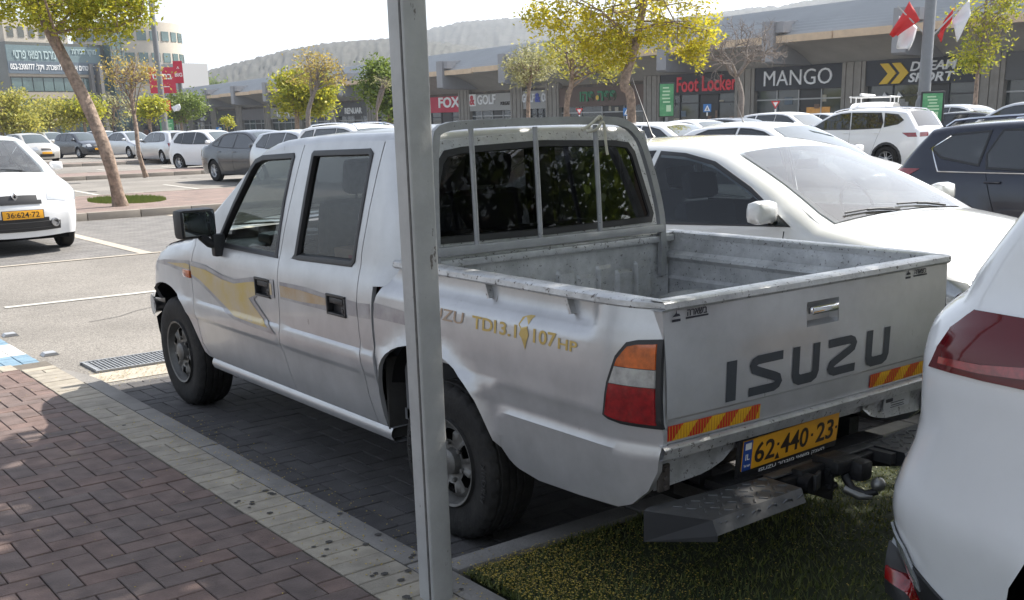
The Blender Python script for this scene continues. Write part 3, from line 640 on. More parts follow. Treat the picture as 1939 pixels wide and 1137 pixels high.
for s in (-1, 1):
    fdr = [o for o in bpy.data.objects if o.name.startswith('front_door') and (o.data.vertices[0].co.x*s > 0)][0]
    rdr = [o for o in bpy.data.objects if o.name.startswith('rear_door') and (o.data.vertices[0].co.x*s > 0)][0]
    ffd = [o for o in bpy.data.objects if o.name.startswith('front_fender') and (o.data.vertices[0].co.x*s > 0)][0]
    def clip(P, y0, y1):
        out = []; n = len(P)
        for i in range(n):
            a, b = P[i], P[(i+1) % n]
            for lo, sg in ((y0, 1),):
                ia, ib = a[0] >= y0, b[0] >= y0
                if ia: out.append(a)
                if ia != ib: t = (y0-a[0])/(b[0]-a[0]); out.append((y0, a[1]+t*(b[1]-a[1])))
        P2 = out; out = []; n = len(P2)
        for i in range(n):
            a, b = P2[i], P2[(i+1) % n]; ia, ib = a[0] <= y1, b[0] <= y1
            if ia: out.append(a)
            if ia != ib: t = (y1-a[0])/(b[0]-a[0]); out.append((y1, a[1]+t*(b[1]-a[1])))
        return out
    G1 = [(3.28, .865), (3.05, .898), (2.65, .925), (2.40, .92), (2.18, .888), (2.02, .88), (1.80, .913), (1.535, .925), (1.535, .835), (1.75, .822), (1.79, .80), (1.56, .648), (1.83, .652), (2.06, .662), (2.18, .692), (2.38, .768), (2.52, .812), (2.65, .842), (3.0, .866)]
    deck('paint_flash', clip(G1, 1.54, 2.628), FG, fdr, s=s, off=.004, step=.03); deck('paint_flash', clip(FLY, 1.56, 2.625), FY, fdr, s=s, off=.0055, step=.03)
    deck('paint_flash', clip(G1, 2.648, 3.3), FG, ffd, s=s, off=.0015); deck('paint_flash', [(3.0, .884), (2.7, .905), (2.65, .90), (2.65, .872), (2.85, .876)], FY, ffd, s=s, off=.003)
    deck('paint_flash', [(1.475, .922), (1.2, .925), (1.0, .915), (.72, .91), (.72, .845), (1.0, .838), (1.475, .838)], FG, rdr, s=s, off=.0015)
    deck('paint_flash', [(1.472, .905), (1.25, .905), (1.0, .895), (1.0, .862), (1.25, .85), (1.472, .85)], FO, rdr, s=s, off=.003)
# door mirrors
for s in (-1, 1):
    mb = MB(); mb.M = Matrix.Translation((s*.945, 2.20, 1.165)) @ Matrix.Rotation(R_(-10*s), 4, 'Z')
    mb.box((.01*-s, .02, 0), (.215, .085, .155), ch=.028); mb.M = None
    mb.box((s*.83, 2.20, 1.045), (.07, .05, .12), ch=.015); mb.tube([(s*.80, 2.20, 1.03), (s*.88, 2.2, 1.06), (s*.92, 2.2, 1.10)], .024, 8)
    m_ = mb.build('door_mirror', BLACK, TR, smooth=50)
    mb = MB(); mb.M = Matrix.Translation((s*.945, 2.20, 1.165)) @ Matrix.Rotation(R_(-10*s), 4, 'Z'); mb.box((.01*-s, -.0235, 0), (.18, .006, .125), ch=.003); mb.build('mirror_glass', pm('mirror_silvering', (.25, .27, .27), .03, 1), m_)
# ---- bed
BED = []
for s in (-1, 1):
    us = list(np.arange(-1.085, -.8, .02))+list(np.arange(-.8, .6, .045)); vz = [.42, .47, .53, .59, .62, .64, .66, .68, .70, .72, .735, .75, .80, .86, .92, .95, .965, .98, .99, 1.0, 1.015, 1.03, 1.05]
    ex = [(y+(-.02 if y < .1 else .02)*0, z+.022) for y, z in ARR]+[(y, z+.045) for y, z in ARR]
    TLH = [(-.905, .722), (-.935, .86), (-.985, .965), (-1.02, .985), (-1.088, .995), (-1.088, .718)]
    mb = MB(); panel(mb, bedP, side(WB, s), step=.045, us=us, vs_=vz, extra=ex, lip=(-s*.02, 0, 0)); b = mb.build('bed_side', SILVER, TR, smooth=32)
    # rear lamp on the corner
    tl = [(-.878, .728), (-.90, .84), (-.935, .93), (-.975, .978), (-1.01, .988), (-1.086, .995), (-1.086, .706), (-.95, .708), (-.90, .715)]
    mb = MB(); usx = list(np.arange(-1.086, -.87, .015)); panel(mb, tl, side(WB, s, .006), step=.02, us=usx, lip=(-s*.012, 0, 0)); lamp = mb.build('tail_light', BLACK, TR, smooth=60)
    ti = inset(tl, .014); cut = lambda z0, z1: [p for p in clip2(ti, z0, z1)]
    def clip2(P, z0, z1): return [(y, z) for z, y in clip([(z, y) for y, z in P], z0, z1)]
    for z0, z1, mt, nm in ((.90, .99, ORANGE, 'amber_lens'), (.842, .898, CLEAR, 'reversing_lens'), (.70, .840, RED, 'red_lens')):
        mb = MB(); q = clip2(ti, z0, z1); panel(mb, q, side(WB, s, .0115), step=.02, us=usx, lip=(-s*.008, 0, 0)); mb.build(nm, mt, lamp, smooth=60)
    # rail cap along the top and its hooks
    mb = MB(); rows = []
    for y in [.445, .43]+list(np.linspace(.40, -.82, 24)): 
        k = .6 if y > .44 else 1; rows.append([(s*(.775+a*k), y, 1.098+b*k) for a, b in ((-.042, -.014), (-.042, .008), (-.034, .014), (.026, .014), (.036, .008), (.038, -.010), (.030, -.018), (.0, -.018))])
    mb.grid(rows, close=True); n_ = len(rows); 
    mb.build('bed_rail', SILVER_WORN, TR, smooth=40)
    mb = MB(); rows = []
    for t in np.linspace(0, 1, 12):
        y = -.8215-.2635*t; t2 = min(1, t*3); wx = (WB(y, 1.085)-.771)*t2+.037*(1-t2); rows.append([(s*(.775+a), y, 1.098+b) for a, b in ((-.042, -.014), (-.042, .008), (-.034, .014), (wx-.012, .014), (wx, .006), (wx+.001, -.010), (wx-.006, -.018), (.0, -.018))])
    mb.grid(rows, close=True); mb.build('rail_corner', SILVER_WORN, TR, smooth=40)
    for y in (-.19, -.655):
        mb = MB(); mb.prism([(y, 1.082), (y-.012, 1.082), (y-.035, 1.03), (y-.022, 1.026)], lambda a, b: (s*.775, a, b), lambda a, b: (s*.802, a, b)); mb.build('rope_hook', SILVER_WORN, b)
    # inner wall with pressed ledge
    mb = MB(); rows = []
    for y in np.linspace(.385, -1.03, 20): rows.append([(s*a, y, z) for a, z in ((.735, 1.085), (.728, 1.04), (.728, 1.02), (.70, 1.005), (.695, .99), (.718, .97), (.718, .90), (.705, .885), (.712, .86), (.712, .74), (.69, .705))])
    mb.grid(rows); mb.build('bed_inner_side', BEDPAINT, TR, smooth=35)
    mb = MB(); rows = []
    for y in np.linspace(.36, -.42, 14):
        q = (y+.03)/.39; h = math.sqrt(max(0, 1-q**4)); rows.append([(s*a, y, .70+(z-.70)*h) for a, z in ((.71, .70), (.71, .86), (.60, .862), (.545, .85), (.52, .82), (.515, .70))])
    mb.grid(rows); mb.build('wheel_house', BEDPAINT, TR, smooth=40)
    # inside of rear wheel arch + mudflap
    for q_, x_ in ((ARR, .768), (ARF, .765)): mb = MB(); mb.grid([[(s*x, y, z+(.012 if x > .7 else 0)) for y, z in q_] for x in (x_, .70, .42)]); mb.build('wheel_arch_liner', DARKGAP, TR)
    mb = MB(); mb.box((s*.69, .575, .50), (.20, .012, .36)); mb.build('arch_panel', pm('dusty_liner', (.05, .047, .044), .9, var=.4), TR)
mb = MB()      # bed floor with pressed ribs
rows = []
xs = np.linspace(-.71, .71, 72)
for y in (.39, .34, .33, -1.0, -1.01, -1.045): rows.append([(x, y, .70+(.012 if (abs((x*10) % 1-.5) < .27 and -1.005 < y < .335) else 0)) for x in xs])
mb.grid(rows); mb.build('bed_floor', BEDPAINT, TR, smooth=25)
def pressed(x, z):      # front wall pressings
    k = (x+.72) % .12; col = int((x+.72)//.12)
    top = .985 if col % 2 == 0 else .955
    up = .98
    return -.020 if (.02 < k < .10 and z < top and z > .72) else 0
mb = MB(); xs = sorted(set([round(v, 4) for c in range(13) for v in (-.72+.12*c+.008, -.72+.12*c+.02, -.72+.12*c+.10, -.72+.12*c+.112)])); zs = [.70, .715, .73, .80, .88, .942, .957, .972, .987, 1.02, 1.07, 1.09]
rows = []
for z in zs:
    rows.append([(x, .385+pressed(x+.0005 if False else x, z)*(1 if True else 0), z) for x in xs if -.74 < x < .74])
mb.grid(rows); mb.build('bed_front_wall', BEDPAINT, TR, smooth=25)
mb = MB(); mb.box((0, .395, 1.097), (1.50, .05, .022), ch=.006); mb.box((0, .36, 1.082), (1.46, .012, .03), ch=.004); mb.build('bed_front_rail', SILVER_WORN, TR)
# ---- tailgate
TW = [(-.745, .652), (.745, .652), (.750, .72), (.770, 1.082), (-.770, 1.082), (-.750, .72)]
def tgy(x, z): return -1.083-.010*math.sin(math.pi*min(1, max(0, (z-.65)/.43)))-.012*(1-(x/.77)**2)+(.006 if z < .728 else 0)
mb = MB(); hh = [(-.098, .945), (-.098, 1.03), (.078, 1.03), (.078, .945)]
panel(mb, TW, lambda x, z: (x, tgy(x, z), z), holes=[hh], step=.05, vs_=[.68, .72, .728, .736, .76, .80, .85, .9, .95, 1.0, 1.05], lip=(0, .05, 0)); TG = mb.build('tailgate', SILVER, TR, smooth=32)
mb = MB(); rows = []
for x in np.linspace(-.772, .772, 24): yy = tgy(x, 1.0); rows.append([(x, -1.03, 1.075), (x, -1.03, 1.104), (x, -1.037, 1.111), (x, yy+.004, 1.111), (x, yy-.006, 1.105), (x, yy-.008, 1.088), (x, yy-.002, 1.080), (x, -1.06, 1.078)])
mb.grid(rows, close=True); mb.build('tailgate_cap', SILVER_WORN, TG, smooth=40)
mb = MB(); mb.grid([[(x, -1.035, z) for x in (-.71, -.6, 0, .6, .71)] for z in (.70, .9, 1.08)]); mb.build('tailgate_inner', BEDPAINT, TG)
mb = MB(); ys0 = tgy(0, .98)      # handle
mb.grid([[(x, ys0+.035-(.03 if (x in (-.098, .078) or z in (.945, 1.03)) else 0), z) for x in (-.098, -.088, .068, .078)] for z in (.945, .957, 1.018, 1.03)]); hr = mb.build('handle_recess', SILVER, TG, smooth=30)
mb = MB(); mb.box((-.01, ys0-.002, 1.0), (.150, .022, .030), ch=.009); mb.build('tailgate_handle', CHROME, TG, smooth=60)
# big lettering made of strokes
def strokes(mb, P, wd, fm, z0=0, z1=.003):
    P = [Vector(p) for p in P]; L = []; Rr = []
    for i, p in enumerate(P):
        a = (P[i]-P[i-1]).normalized() if i else (P[1]-P[0]).normalized(); b = (P[i+1]-P[i]).normalized() if i < len(P)-1 else a
        n1 = Vector((-a.y, a.x)); n2 = Vector((-b.y, b.x)); m = n1+n2; m = m/max(.35, m.dot(n1)) if m.length > .1 else n1
        L.append(p+m*wd/2); Rr.append(p-m*wd/2)
    n = len(P); top = [fm(q.x, q.y, z1) for q in L]+[fm(q.x, q.y, z1) for q in Rr]
    mb.add(top, [(i, i+1, n+i+1, n+i) for i in range(n-1)])
INKT = pm('tailgate_lettering', (.045, .052, .062), .5, var=.25, vscale=12, spots=(24, .72, (.30, .31, .32), (1, 1, 1)))
mb = MB(); H = .136; fm = lambda x, z, e: (x, tgy(x, z)-.0025, z); z0 = .7485; w_ = .047
def L2(x0, P, wd=w_): strokes(mb, [(x0+a, z0+b*H) for a, b in P], wd, fm)
L2(-.470, [(0, 0), (0, 1)])
def S_(x, f=1): 
    W = .165; wt = .0305; a = wt/2/H
    P = [(W, 1-a), (.040, 1-a), (.022, 1-a-.05), (.016, .77), (.022, .67), (.040, .61), (W-.040, .39), (W-.022, .33), (W-.016, .23), (W-.022, a+.05), (W-.040, a), (0, a)]
    if f < 0: P = [(W-p[0], p[1]) for p in P]
    L2(x, P, wt)
def U_(x):
    a = .034/2/H; W = .148
    L2(x, [(.020, 1), (.020, .28), (.026, .18), (.042, a), (W-.042, a), (W-.026, .18), (W-.020, .28), (W-.020, 1)], .037)
S_(-.385); U_(-.170); 
a = .0305/2/H; L2(.025, [(0, 1-a), (.122, 1-a), (.140, 1-a-.05), (.146, .77), (.140, .67), (.122, .61), (.040, .39), (.022, .33), (.016, .23), (.022, a+.05), (.040, a), (.160, a)], .0305)
U_(.245)
# placed slightly by their own spans
mb.build('lettering', INKT, TG, smooth=0, fixn=False)
# reflective chevron strips
YR_, RR_ = pm('reflector_yellow', (.75, .42, .02), .3, var=.1), pm('reflector_red', (.55, .02, .02), .3, var=.1)
for x0, x1 in ((-.742, -.315), (.298, .705)):
    mb = MB(); z0_, z1_ = .661, .712; W = x1-x0; nb = 9; k = 0
    fm2 = lambda x, z: (x, tgy(x, z)-.0035, z)
    panel(mb, [(x0, z0_), (x1, z0_), (x1, z1_), (x0, z1_)], fm2, step=.08); st = mb.build('reflective_strip', RR_, TG, smooth=0)
    mb = MB(); bw = .064; xx = x0+.022
    while xx < x1:
        P = [(xx, z0_), (xx+bw, z0_), (xx+bw+.045, z1_), (xx+.045, z1_)]; P = [(min(max(a_, x0), x1), b_) for a_, b_ in P]
        if P[1][0]-P[0][0] > .01 or P[2][0]-P[3][0] > .01: mb.add([(p[0], tgy(p[0], p[1])-.0045, p[1]) for p in P], [(0, 1, 2, 3)])
        xx += 2*bw
    mb.build('yellow_chevrons', YR_, st, smooth=0, fixn=False)
    mb = MB()
    for q in np.arange(x0+.006, x1-.004, .0125): mb.box((q, tgy(q, .69)-.0052, (z0_+z1_)/2), (.0022, .0015, z1_-z0_-.004))
    mb.build('ribbing', pm('strip_ribs', (.50, .24, .02), .4), st, smooth=0)
# stickers
STK = pm('sticker_ink', (.02, .02, .03), .5)
for x, z, k in ((-.655, 1.060, 1.0), (.55, 1.062, .85)):
    yy = tgy(x, z)-.003
    t = text('sticker', 'הראשב', STK, frame((x+.03*k, yy, z+.006), (1, 0, 0)), TG, width=.088*k, height=.020*k, extrude=.0005, bold=.01)
    mb = MB(); mb.box((x+.03*k, yy, z-.010*k), (.10*k, .001, .006)); mb.box((x-.062*k, yy, z-.012*k), (.036*k, .001, .008)); mb.prism([(-.08*k, 0), (-.045*k, 0), (-.05*k, .008), (-.06*k, .009), (-.062*k, .02), (-.066*k, .009)], lambda a, b: (x+a, yy, z+b), lambda a, b: (x+a, yy-.0005, z+b)); mb.build('sticker_mark', STK, TG, smooth=0)
# lower lip, apron, bracket panels
mb = MB(); rows = []
for x in np.linspace(-.77, .77, 20): yy = -1.092-.012*(1-(x/.77)**2); rows.append([(x, yy+.02, .650), (x, yy-.002, .648), (x, yy-.010, .640), (x, yy-.004, .622), (x, yy+.002, .604), (x, yy+.04, .600)])
mb.grid(rows); mb.build('rear_lip', SILVER_WORN, TR, smooth=40)
mb = MB()
for s in (-1, 1):
    xa, xb = (.36, .745); rows = []
    for x in np.linspace(xa, xb, 8):
        lo = lerp(x, [.36, .42, .50, .745], [.555, .515, .492, .482]); rows.append([(s*x, -1.045, .606), (s*x, -1.03, .58), (s*x, -1.022, .54), (s*x, -1.025, lo)])
    mb.grid(rows)
mb.box((0, -.99, .575), (1.4, .05, .06)); mb.build('rear_apron', SILVER_WORN, TR, smooth=40)
mb = MB(); mb.box((-.725, -1.05, .53), (.05, .012, .09), ch=.004)
for zz in (.50, .53, .56): mb.tube([(-.725, -1.055, zz), (-.725, -1.066, zz)], .009, 8)
mb.build('corner_bracket', pm('rusty_metal', (.10, .085, .075), .8, .4, var=.4), TR)
mb = MB(); mb.box((.565, -1.037, .555), (.17, .002, .055)); lb = mb.build('apron_sticker', pm('sticker_paper', (.45, .46, .46), .6), TR)
mb = MB(); mb.box((.515, -1.0385, .565), (.045, .001, .014)); mb.box((.57, -1.0385, .553), (.09, .001, .003)); mb.box((.57, -1.0385, .543), (.08, .001, .003)); mb.box((.57, -1.0385, .535), (.09, .001, .003)); mb.build('sticker_print', STK, lb, smooth=0)
# number plate
PM = Matrix.Translation((-.100, -1.062, .531)) @ Matrix.Rotation(R_(-1.2), 4, 'Y') @ Matrix.Rotation(R_(6), 4, 'X')
mb = MB(); mb.M = PM; mb.box((0, .012, -.012), (.545, .016, .145), ch=.006); pf = mb.build('plate_holder', BLACK, TR)
mb = MB(); mb.M = PM; mb.box((0, 0, 0), (.520, .006, .112), ch=.002); pl = mb.build('number_plate', PLATEY, pf)
mb = MB(); mb.M = PM; mb.box((-.238, -.0025, 0), (.044, .004, .11), ch=.001); mb.build('blue_band', pm('plate_blue', (.02, .07, .30), .5), pl)
fr = PM @ frame((0, -.0042, 0), (1, 0, 0))
text('lettering', '62', INK, PM @ frame((-.148, -.0044, 0), (1, 0, 0)), pl, width=.105, height=.076, extrude=.0006, bold=.012)
text('lettering', '440', INK, PM @ frame((.012, -.0044, 0), (1, 0, 0)), pl, width=.150, height=.076, extrude=.0006, bold=.012)
text('lettering', '23', INK, PM @ frame((.182, -.0044, 0), (1, 0, 0)), pl, width=.098, height=.076, extrude=.0006, bold=.012)
mb = MB(); mb.M = PM
for x, z in ((-.079, .008), (.108, .0), (.247, .0)): mb.box((x, -.0045, z), (.010, .001, .010))
mb.add([(-.092, -.0047, -.048), (-.066, -.0047, -.048), (-.079, -.0047, -.022)], [(0, 1, 2)]); mb.build('plate_marks', INK, pl, smooth=0)
text('lettering', 'IL', IVORY, PM @ frame((-.238, -.0050, -.004), (1, 0, 0)), pl, height=.022, extrude=.0004)
text('lettering', 'לארשי', IVORY, PM @ frame((-.238, -.0050, -.036), (1, 0, 0)), pl, width=.032, extrude=.0004)
mb = MB(); mb.M = PM; mb.box((-.238, -.0048, .035), (.030, .0006, .024)); mb.build('flag_field', IVORY, pl, smooth=0)
text('lettering', 'ISUZU רחבומ יאשמ קנעה', IVORY, PM @ frame((.01, -.001-.0035, -.072), (1, 0, 0)), pf, width=.36, height=.017, extrude=.0004)
# tread-plate rear step in two halves and tow hitch
TREAD = pm('tread_plate', (.15, .152, .155), .45, .7, var=.3, vscale=12, bump=.1); HDARK = pm('hitch_black', (.025, .025, .027), .5, .3, var=.4, vscale=30, bump=.2)
BODYK = pm('step_side_black', (.018, .019, .022), .55, .1, var=.2)
for s in (-1, 1):
    mb = MB(); top = [(.835, -1.075), (.735, -1.275), (.292, -1.262), (.292, -1.105), (.80, -1.06)]
    mb.add([(s*x, y, .450) for x, y in top], [(0, 1, 2, 3, 4)], 0)
    mb.add([(s*.735, -1.275, .45), (s*.292, -1.262, .45), (s*.292, -1.285, .405), (s*.735, -1.298, .405)], [(0, 1, 2, 3)], 0)
    mb.add([(s*.835, -1.075, .45), (s*.735, -1.275, .45), (s*.735, -1.298, .405), (s*.735, -1.298, .385), (s*.835, -1.075, .345), (s*.80, -1.06, .345), (s*.80, -1.06, .45)], [(0, 1, 2, 3, 4), (0, 4, 5, 6)], 1)
    mb.add([(s*.292, -1.262, .45), (s*.292, -1.105, .45), (s*.292, -1.105, .36), (s*.292, -1.285, .405), (s*.735, -1.298, .385), (s*.80, -1.06, .345)], [(0, 1, 2, 3)], 1)
    stp = mb.build('rear_step', [TREAD, BODYK], TR, smooth=0)
    mb = MB(); k = 0
    for i in range(13):
        for j in range(4):
            x = .32+i*.041+(.021 if j % 2 else 0); y = -1.12-j*.042; a = R_(45 if (i+j) % 2 else -45)
            if x > .72+(y+1.275)*-.0+max(0, (y+1.26)*.5)-.02: continue
            mb.box((s*x, y, .451), (.030, .007, .006), ch=.002, rz=a)
        x = .32+i*.039; 
        if x < .72: mb.M = Matrix.Translation((s*x, -1.277, .428)) @ Matrix.Rotation(R_(-62), 4, 'X'); mb.box((0, 0, 0), (.030, .007, .006), ch=.002, rz=R_(45 if i % 2 else -45)); mb.M = None
    mb.build('tread_pattern', TREAD, stp)
mb = MB(); mb.box((0, -1.115, .449), (.575, .045, .008), ch=.002); mb.box((.27, -1.17, .425), (.03, .13, .04)); mb.build('step_bridge', TREAD, TR)
mb = MB(); mb.box((0, -1.13, .415), (.50, .07, .05), ch=.006); mb.box((0, -1.02, .42), (.9, .10, .05), ch=.01)
for s in (-1, 1): mb.box((s*.45, -1.0, .39), (.05, .30, .05)); mb.box((s*.42, -.70, .45), (.06, .5, .10))
mb.build('hitch_beam', HDARK, TR)
mb = MB(); mb.M = Matrix.Translation((-.05, .02, 0))
mb.box((-.07, -1.175, .42), (.13, .05, .09), ch=.008); mb.tube([(-.115, -1.19, .42), (-.115, -1.235, .42)], .034, 16); mb.box((-.11, -1.245, .435), (.06, .014, .06), ch=.01, rz=.4)
mb.box((.0, -1.185, .41), (.012, .09, .15), ch=.003); mb.box((.055, -1.20, .455), (.13, .11, .05), ch=.012); mb.box((.10, -1.25, .435), (.07, .10, .075), ch=.02)
for zz in (.38, .44): mb.tube([(-.02, -1.215, zz), (.035, -1.215, zz)], .013, 6)
mb.tube([(.05, -1.24, .42), (.055, -1.27, .375), (.075, -1.31, .36), (.10, -1.345, .375)], [.016, .016, .015, .013], 10)
mb.build('tow_hitch', HDARK, TR, smooth=40)
mb = MB(); mb.M = Matrix.Translation((-.05, .02, 0)); mb.lathe([(-.025, .004), (-.022, .014), (-.012, .023), (0, .026), (.012, .023), (.022, .014), (.026, .004)], c=(.10, -1.345, .40), n=20, axis='z'); mb.tube([(.04, -1.25, .375), (.06, -1.30, .355), (.09, -1.33, .355)], [.016, .016, .014], 10); mb.build('tow_ball', pm('worn_steel', (.30, .30, .29), .45, .8, var=.4), TR, smooth=60)
# headache rack
RKP = [(-.66, 1.565), (-.60, 1.622), (-.42, 1.638), (0, 1.642), (.30, 1.638), (.40, 1.622), (.465, 1.585), (.52, 1.515), (.60, 1.32), (.645, 1.14), (.652, .905)]
RKP = [(-.655, .905), (-.648, 1.14), (-.645, 1.30), (-.64, 1.45)]+[(-.63, 1.56)]+RKP[1:]
RACK = pm('rack_paint', (.36, .365, .37), .48, .3, var=.2, vscale=10, spots=(45, .66, (.05, .045, .04), (1, 1, 1)), bump=.1)
mb = MB(); P = [Vector(p) for p in catmull(RKP, 3)]; rows = []
for i, p in enumerate(P):
    t = (P[min(i+1, len(P)-1)]-P[max(i-1, 0)]).normalized(); n = Vector((-t.y, t.x))
    if n.y < 0 and abs(t.x) > .3: n = -n
    if i and n.dot(pn) < 0: n = -n
    pn = n; a, b = p+n*.017, p-n*.017
    rows.append([(a.x, .345, a.y), (b.x, .345, b.y), (b.x, .372, b.y), (a.x, .372, a.y)])
mb.grid(rows, close=True); rk = mb.build('headache_rack', RACK, TR, smooth=30)
mb = MB(); mb.box((-.003, .352, 1.134), (1.29, .034, .036), ch=.004); mb.build('lower_rail', RACK, rk)
for x0, x1 in ((-.455, -.444), (-.122, -.103), (.218, .246)):
    mb = MB(); mb.tube([(x0, .350, 1.62), (x1, .350, 1.15)], .0115, 10); mb.build('rack_bar', RACK, rk)
mb = MB(); rp = catmull([(.12, .325, 1.60), (.17, .32, 1.625), (.215, .318, 1.655), (.235, .33, 1.645), (.23, .385, 1.63), (.205, .385, 1.595), (.20, .325, 1.60), (.235, .318, 1.632), (.25, .322, 1.60), (.26, .325, 1.54), (.272, .328, 1.49)], 4)
mb.tube(rp, .0065, 7); mb.build('rope', pm('pale_rope', (.55, .52, .42), .9), smooth=60, label='pale rope end knotted round the top bar of the pickup\'s rack', cat='rope')
# underbody
mb = MB(); mb.box((-.40, 1.2, .40), (.10, 4.2, .13)); mb.box((.40, 1.2, .40), (.10, 4.2, .13)); mb.box((0, 1.2, .46), (1.4, 3.9, .04)); mb.tube([(-.65, 0, .336), (.65, 0, .336)], .045, 10); mb.box((0, 0, .336), (.26, .26, .26), ch=.08); mb.tube([(-.65, 3.025, .336), (.65, 3.025, .336)], .035, 8)
mb.tube([(.2, 2.2, .32), (.2, .3, .34), (.25, -.9, .38)], .05, 10); mb.box((0, 3.1, .55), (1.2, .6, .25)); mb.build('chassis', DARKGAP, TR)
# wheels
def wheel(par, x, y, r, wd, s, rimmat, style='steel', steer=0, tread=False):
    """tyre mesh named wheel with a rim below it; x is the outer sidewall"""
    rr = r*(.565 if tread else .60); m = MB(); n = 120 if tread else 40
    prof = [(0, rr), (.012, rr+.006), (.004, rr+(r-rr)*.35), (0, rr+(r-rr)*.62), (.008, r*.93), (.020, r*.975), (.034, r*.99), (.036, r*.965 if tread else r*.995), (.044, r*.965 if tread else r), (.046, r*.998)]
    if tread:
        for k in range(1, 4): g = .046+(wd-.092)*k/4; prof += [(g-.006, r), (g-.005, r-.009), (g+.005, r-.009), (g+.006, r)]
    prof += [(wd-.046, r*.998), (wd-.034, r*.99), (wd-.015, r*.96), (wd, r*.8), (wd-.01, rr)]
    mod = (lambda i, j, q: q-(.009 if (5 <= i <= 6 and j % 4 == 0) else 0)-(.004 if (i > 8 and j % 5 == 0 and q > r*.99) else 0)) if tread else None
    m.lathe([(a*s*-1, q) for a, q in prof], n=n, mod=mod)
    o = m.build('wheel', RUBBER, par, smooth=35, loc=(x, y, r)); o.rotation_euler = (0, 0, steer)
    m = MB(); q = -s
    m.lathe([(q*.012, rr+.004), (0, rr-.002), (q*.004, rr-.012), (q*.03, rr-.018), (q*.05, rr-.03), (q*(wd-.03), rr-.03)], n=48)
    if style == 'steel':
        ra = [rr-.028, rr-.05, rr*.62+.0, rr*.52, rr*.42, rr*.30, .035, .0]; ax = [.055, .040, .020, .018, .026, .030, .030, .030]; n2 = 60
        ra = [rr-.028, rr-.048, rr*.70, rr*.50, rr*.40, rr*.34, rr*.30]; ax = [.055, .034, .024, .026, .038, .040, .040]
        rws = [[(q*(ax[i]+(.012 if (i in (2, 3) and abs(((j+5) % 10)-5) <= 1) else 0)), ra[i]*math.cos(2*math.pi*j/n2), ra[i]*math.sin(2*math.pi*j/n2)) for j in range(n2)] for i in range(len(ra))]
        m.grid(rws, keep=lambda i, j: not (i in (1, 2) and 3 <= (j % 10) <= 6), close=True)
        m.lathe([(q*.055, rr*.30), (q*.012, rr*.28), (q*.004, rr*.22), (q*.0, rr*.08), (0, 0.001)], n=20)
        for k in range(6): a = k*math.pi/3+.3; m.tube([(q*.04, rr*.42*math.cos(a), rr*.42*math.sin(a)), (q*.022, rr*.42*math.cos(a), rr*.42*math.sin(a))], .010, 6)
    elif style == 'full':
        m.lathe([(q*.02, rr-.02), (q*.012, rr*.7), (q*.004, rr*.3), (q*.004, .001)], n=40)
    else:
        ns = 5 if style == 'alloy' else 7
        for k in range(ns):
            a = 2*math.pi*k/ns+.2; c, sn = math.cos(a), math.sin(a)
            for d in (-.028, .028):
                p0 = Vector((q*.03, c*.04-sn*d*.6, sn*.04+c*d*.6)); p1 = Vector((q*.014, c*(rr-.012)-sn*d*1.3, sn*(rr-.012)+c*d*1.3))
                m.tube([p0, p0.lerp(p1, .5)+Vector((-q*.004, 0, 0)), p1], [.017, .013, .012], 6)
        m.lathe([(q*.04, .06), (q*.012, .055), (q*.008, .03), (q*.008, .001)], n=20)
    rim = m.build('rim', rimmat, o, smooth=40)
    m = MB(); m.lathe([(q*.075, rr-.03), (q*.075, .001)], n=24); m.build('brake_disc', DARKGAP, o, smooth=0)
    return o
for y in (.095, 3.025):
    for s in (-1, 1):
        wh = wheel(TR, s*.818, y, .328 if y < 1 else .336, .225, s, STEELRIM, 'steel', 0, True)
        if s == -1 or True:
            fmp = lambda word, a0, rad: None
            for word, a0 in (('KINGRUN', 185), ('MILE MAX', 5)):
                L_ = len(word)
                for i, ch in enumerate(word):
                    if ch == ' ': continue
                    a = R_(a0)+(-s)*(L_/2-i-.5)*.085*(-1); c = Vector((s*-.000+s*.003, .270*math.cos(a), .270*math.sin(a))); rad = Vector((0, math.cos(a), math.sin(a))); tn = rad.cross(Vector((s, 0, 0)))*-1
                    M_ = Matrix(((tn.x, rad.x, s, c.x), (tn.y, rad.y, 0, c.y), (tn.z, rad.z, 0, c.z), (0, 0, 0, 1)))
                    if y < 1 and s == -1: text('sidewall_letter', ch, pm('rubber_lettering', (.035, .034, .033), .7), M_, wh, height=.022, extrude=.002)
# side lettering on the bed
GOLD = pm('gold_lettering', (.50, .36, .12), .4, .3); BRZ = pm('bronze_lettering', (.38, .28, .20), .5, .2)
bs = [o for o in bpy.data.objects if o.name.startswith('bed_side') and o.data.vertices[0].co.x < 0][0]
def sidetext(s_, y0, y1, z0, z1, mat, shear=0, bold=.0):
    ym = (y0+y1)/2; zm = (z0+z1)/2
    text('lettering', s_, mat, None, bs, width=abs(y0-y1), height=z1-z0, extrude=.0, bold=bold, shear=shear, fmap=lambda a, b, e: (-(WB(ym-a, zm+b)+.002), ym-a, zm+b))
mb = MB(); panel(mb, [(.57, .925), (.57, .86), (.24, .862), (.24, .915)], side(WB, -1, .0015), step=.05); mb.build('paint_flash', FG, bs, smooth=60)
cc = [o for o in bpy.data.objects if o.name.startswith('cab_corner') and o.data.vertices[0].co.x < 0][0]
mb = MB(); panel(mb, [(.705, .908), (.705, .845), (.605, .85), (.605, .915)], side(WC, -1, .0015), step=.05); mb.build('paint_flash', FG, cc, smooth=60)
sidetext('ISUZU', .19, -.10, .918, .964, BRZ, .1, .01)
sidetext('TDI', -.155, -.305, .914, .962, GOLD, 0, .02); sidetext('3.1', -.325, -.425, .914, .962, GOLD, 0, .02)
sidetext('107', -.52, -.645, .912, .962, GOLD, 0, .02); sidetext('HP', -.655, -.755, .912, .948, GOLD, 0, .02)
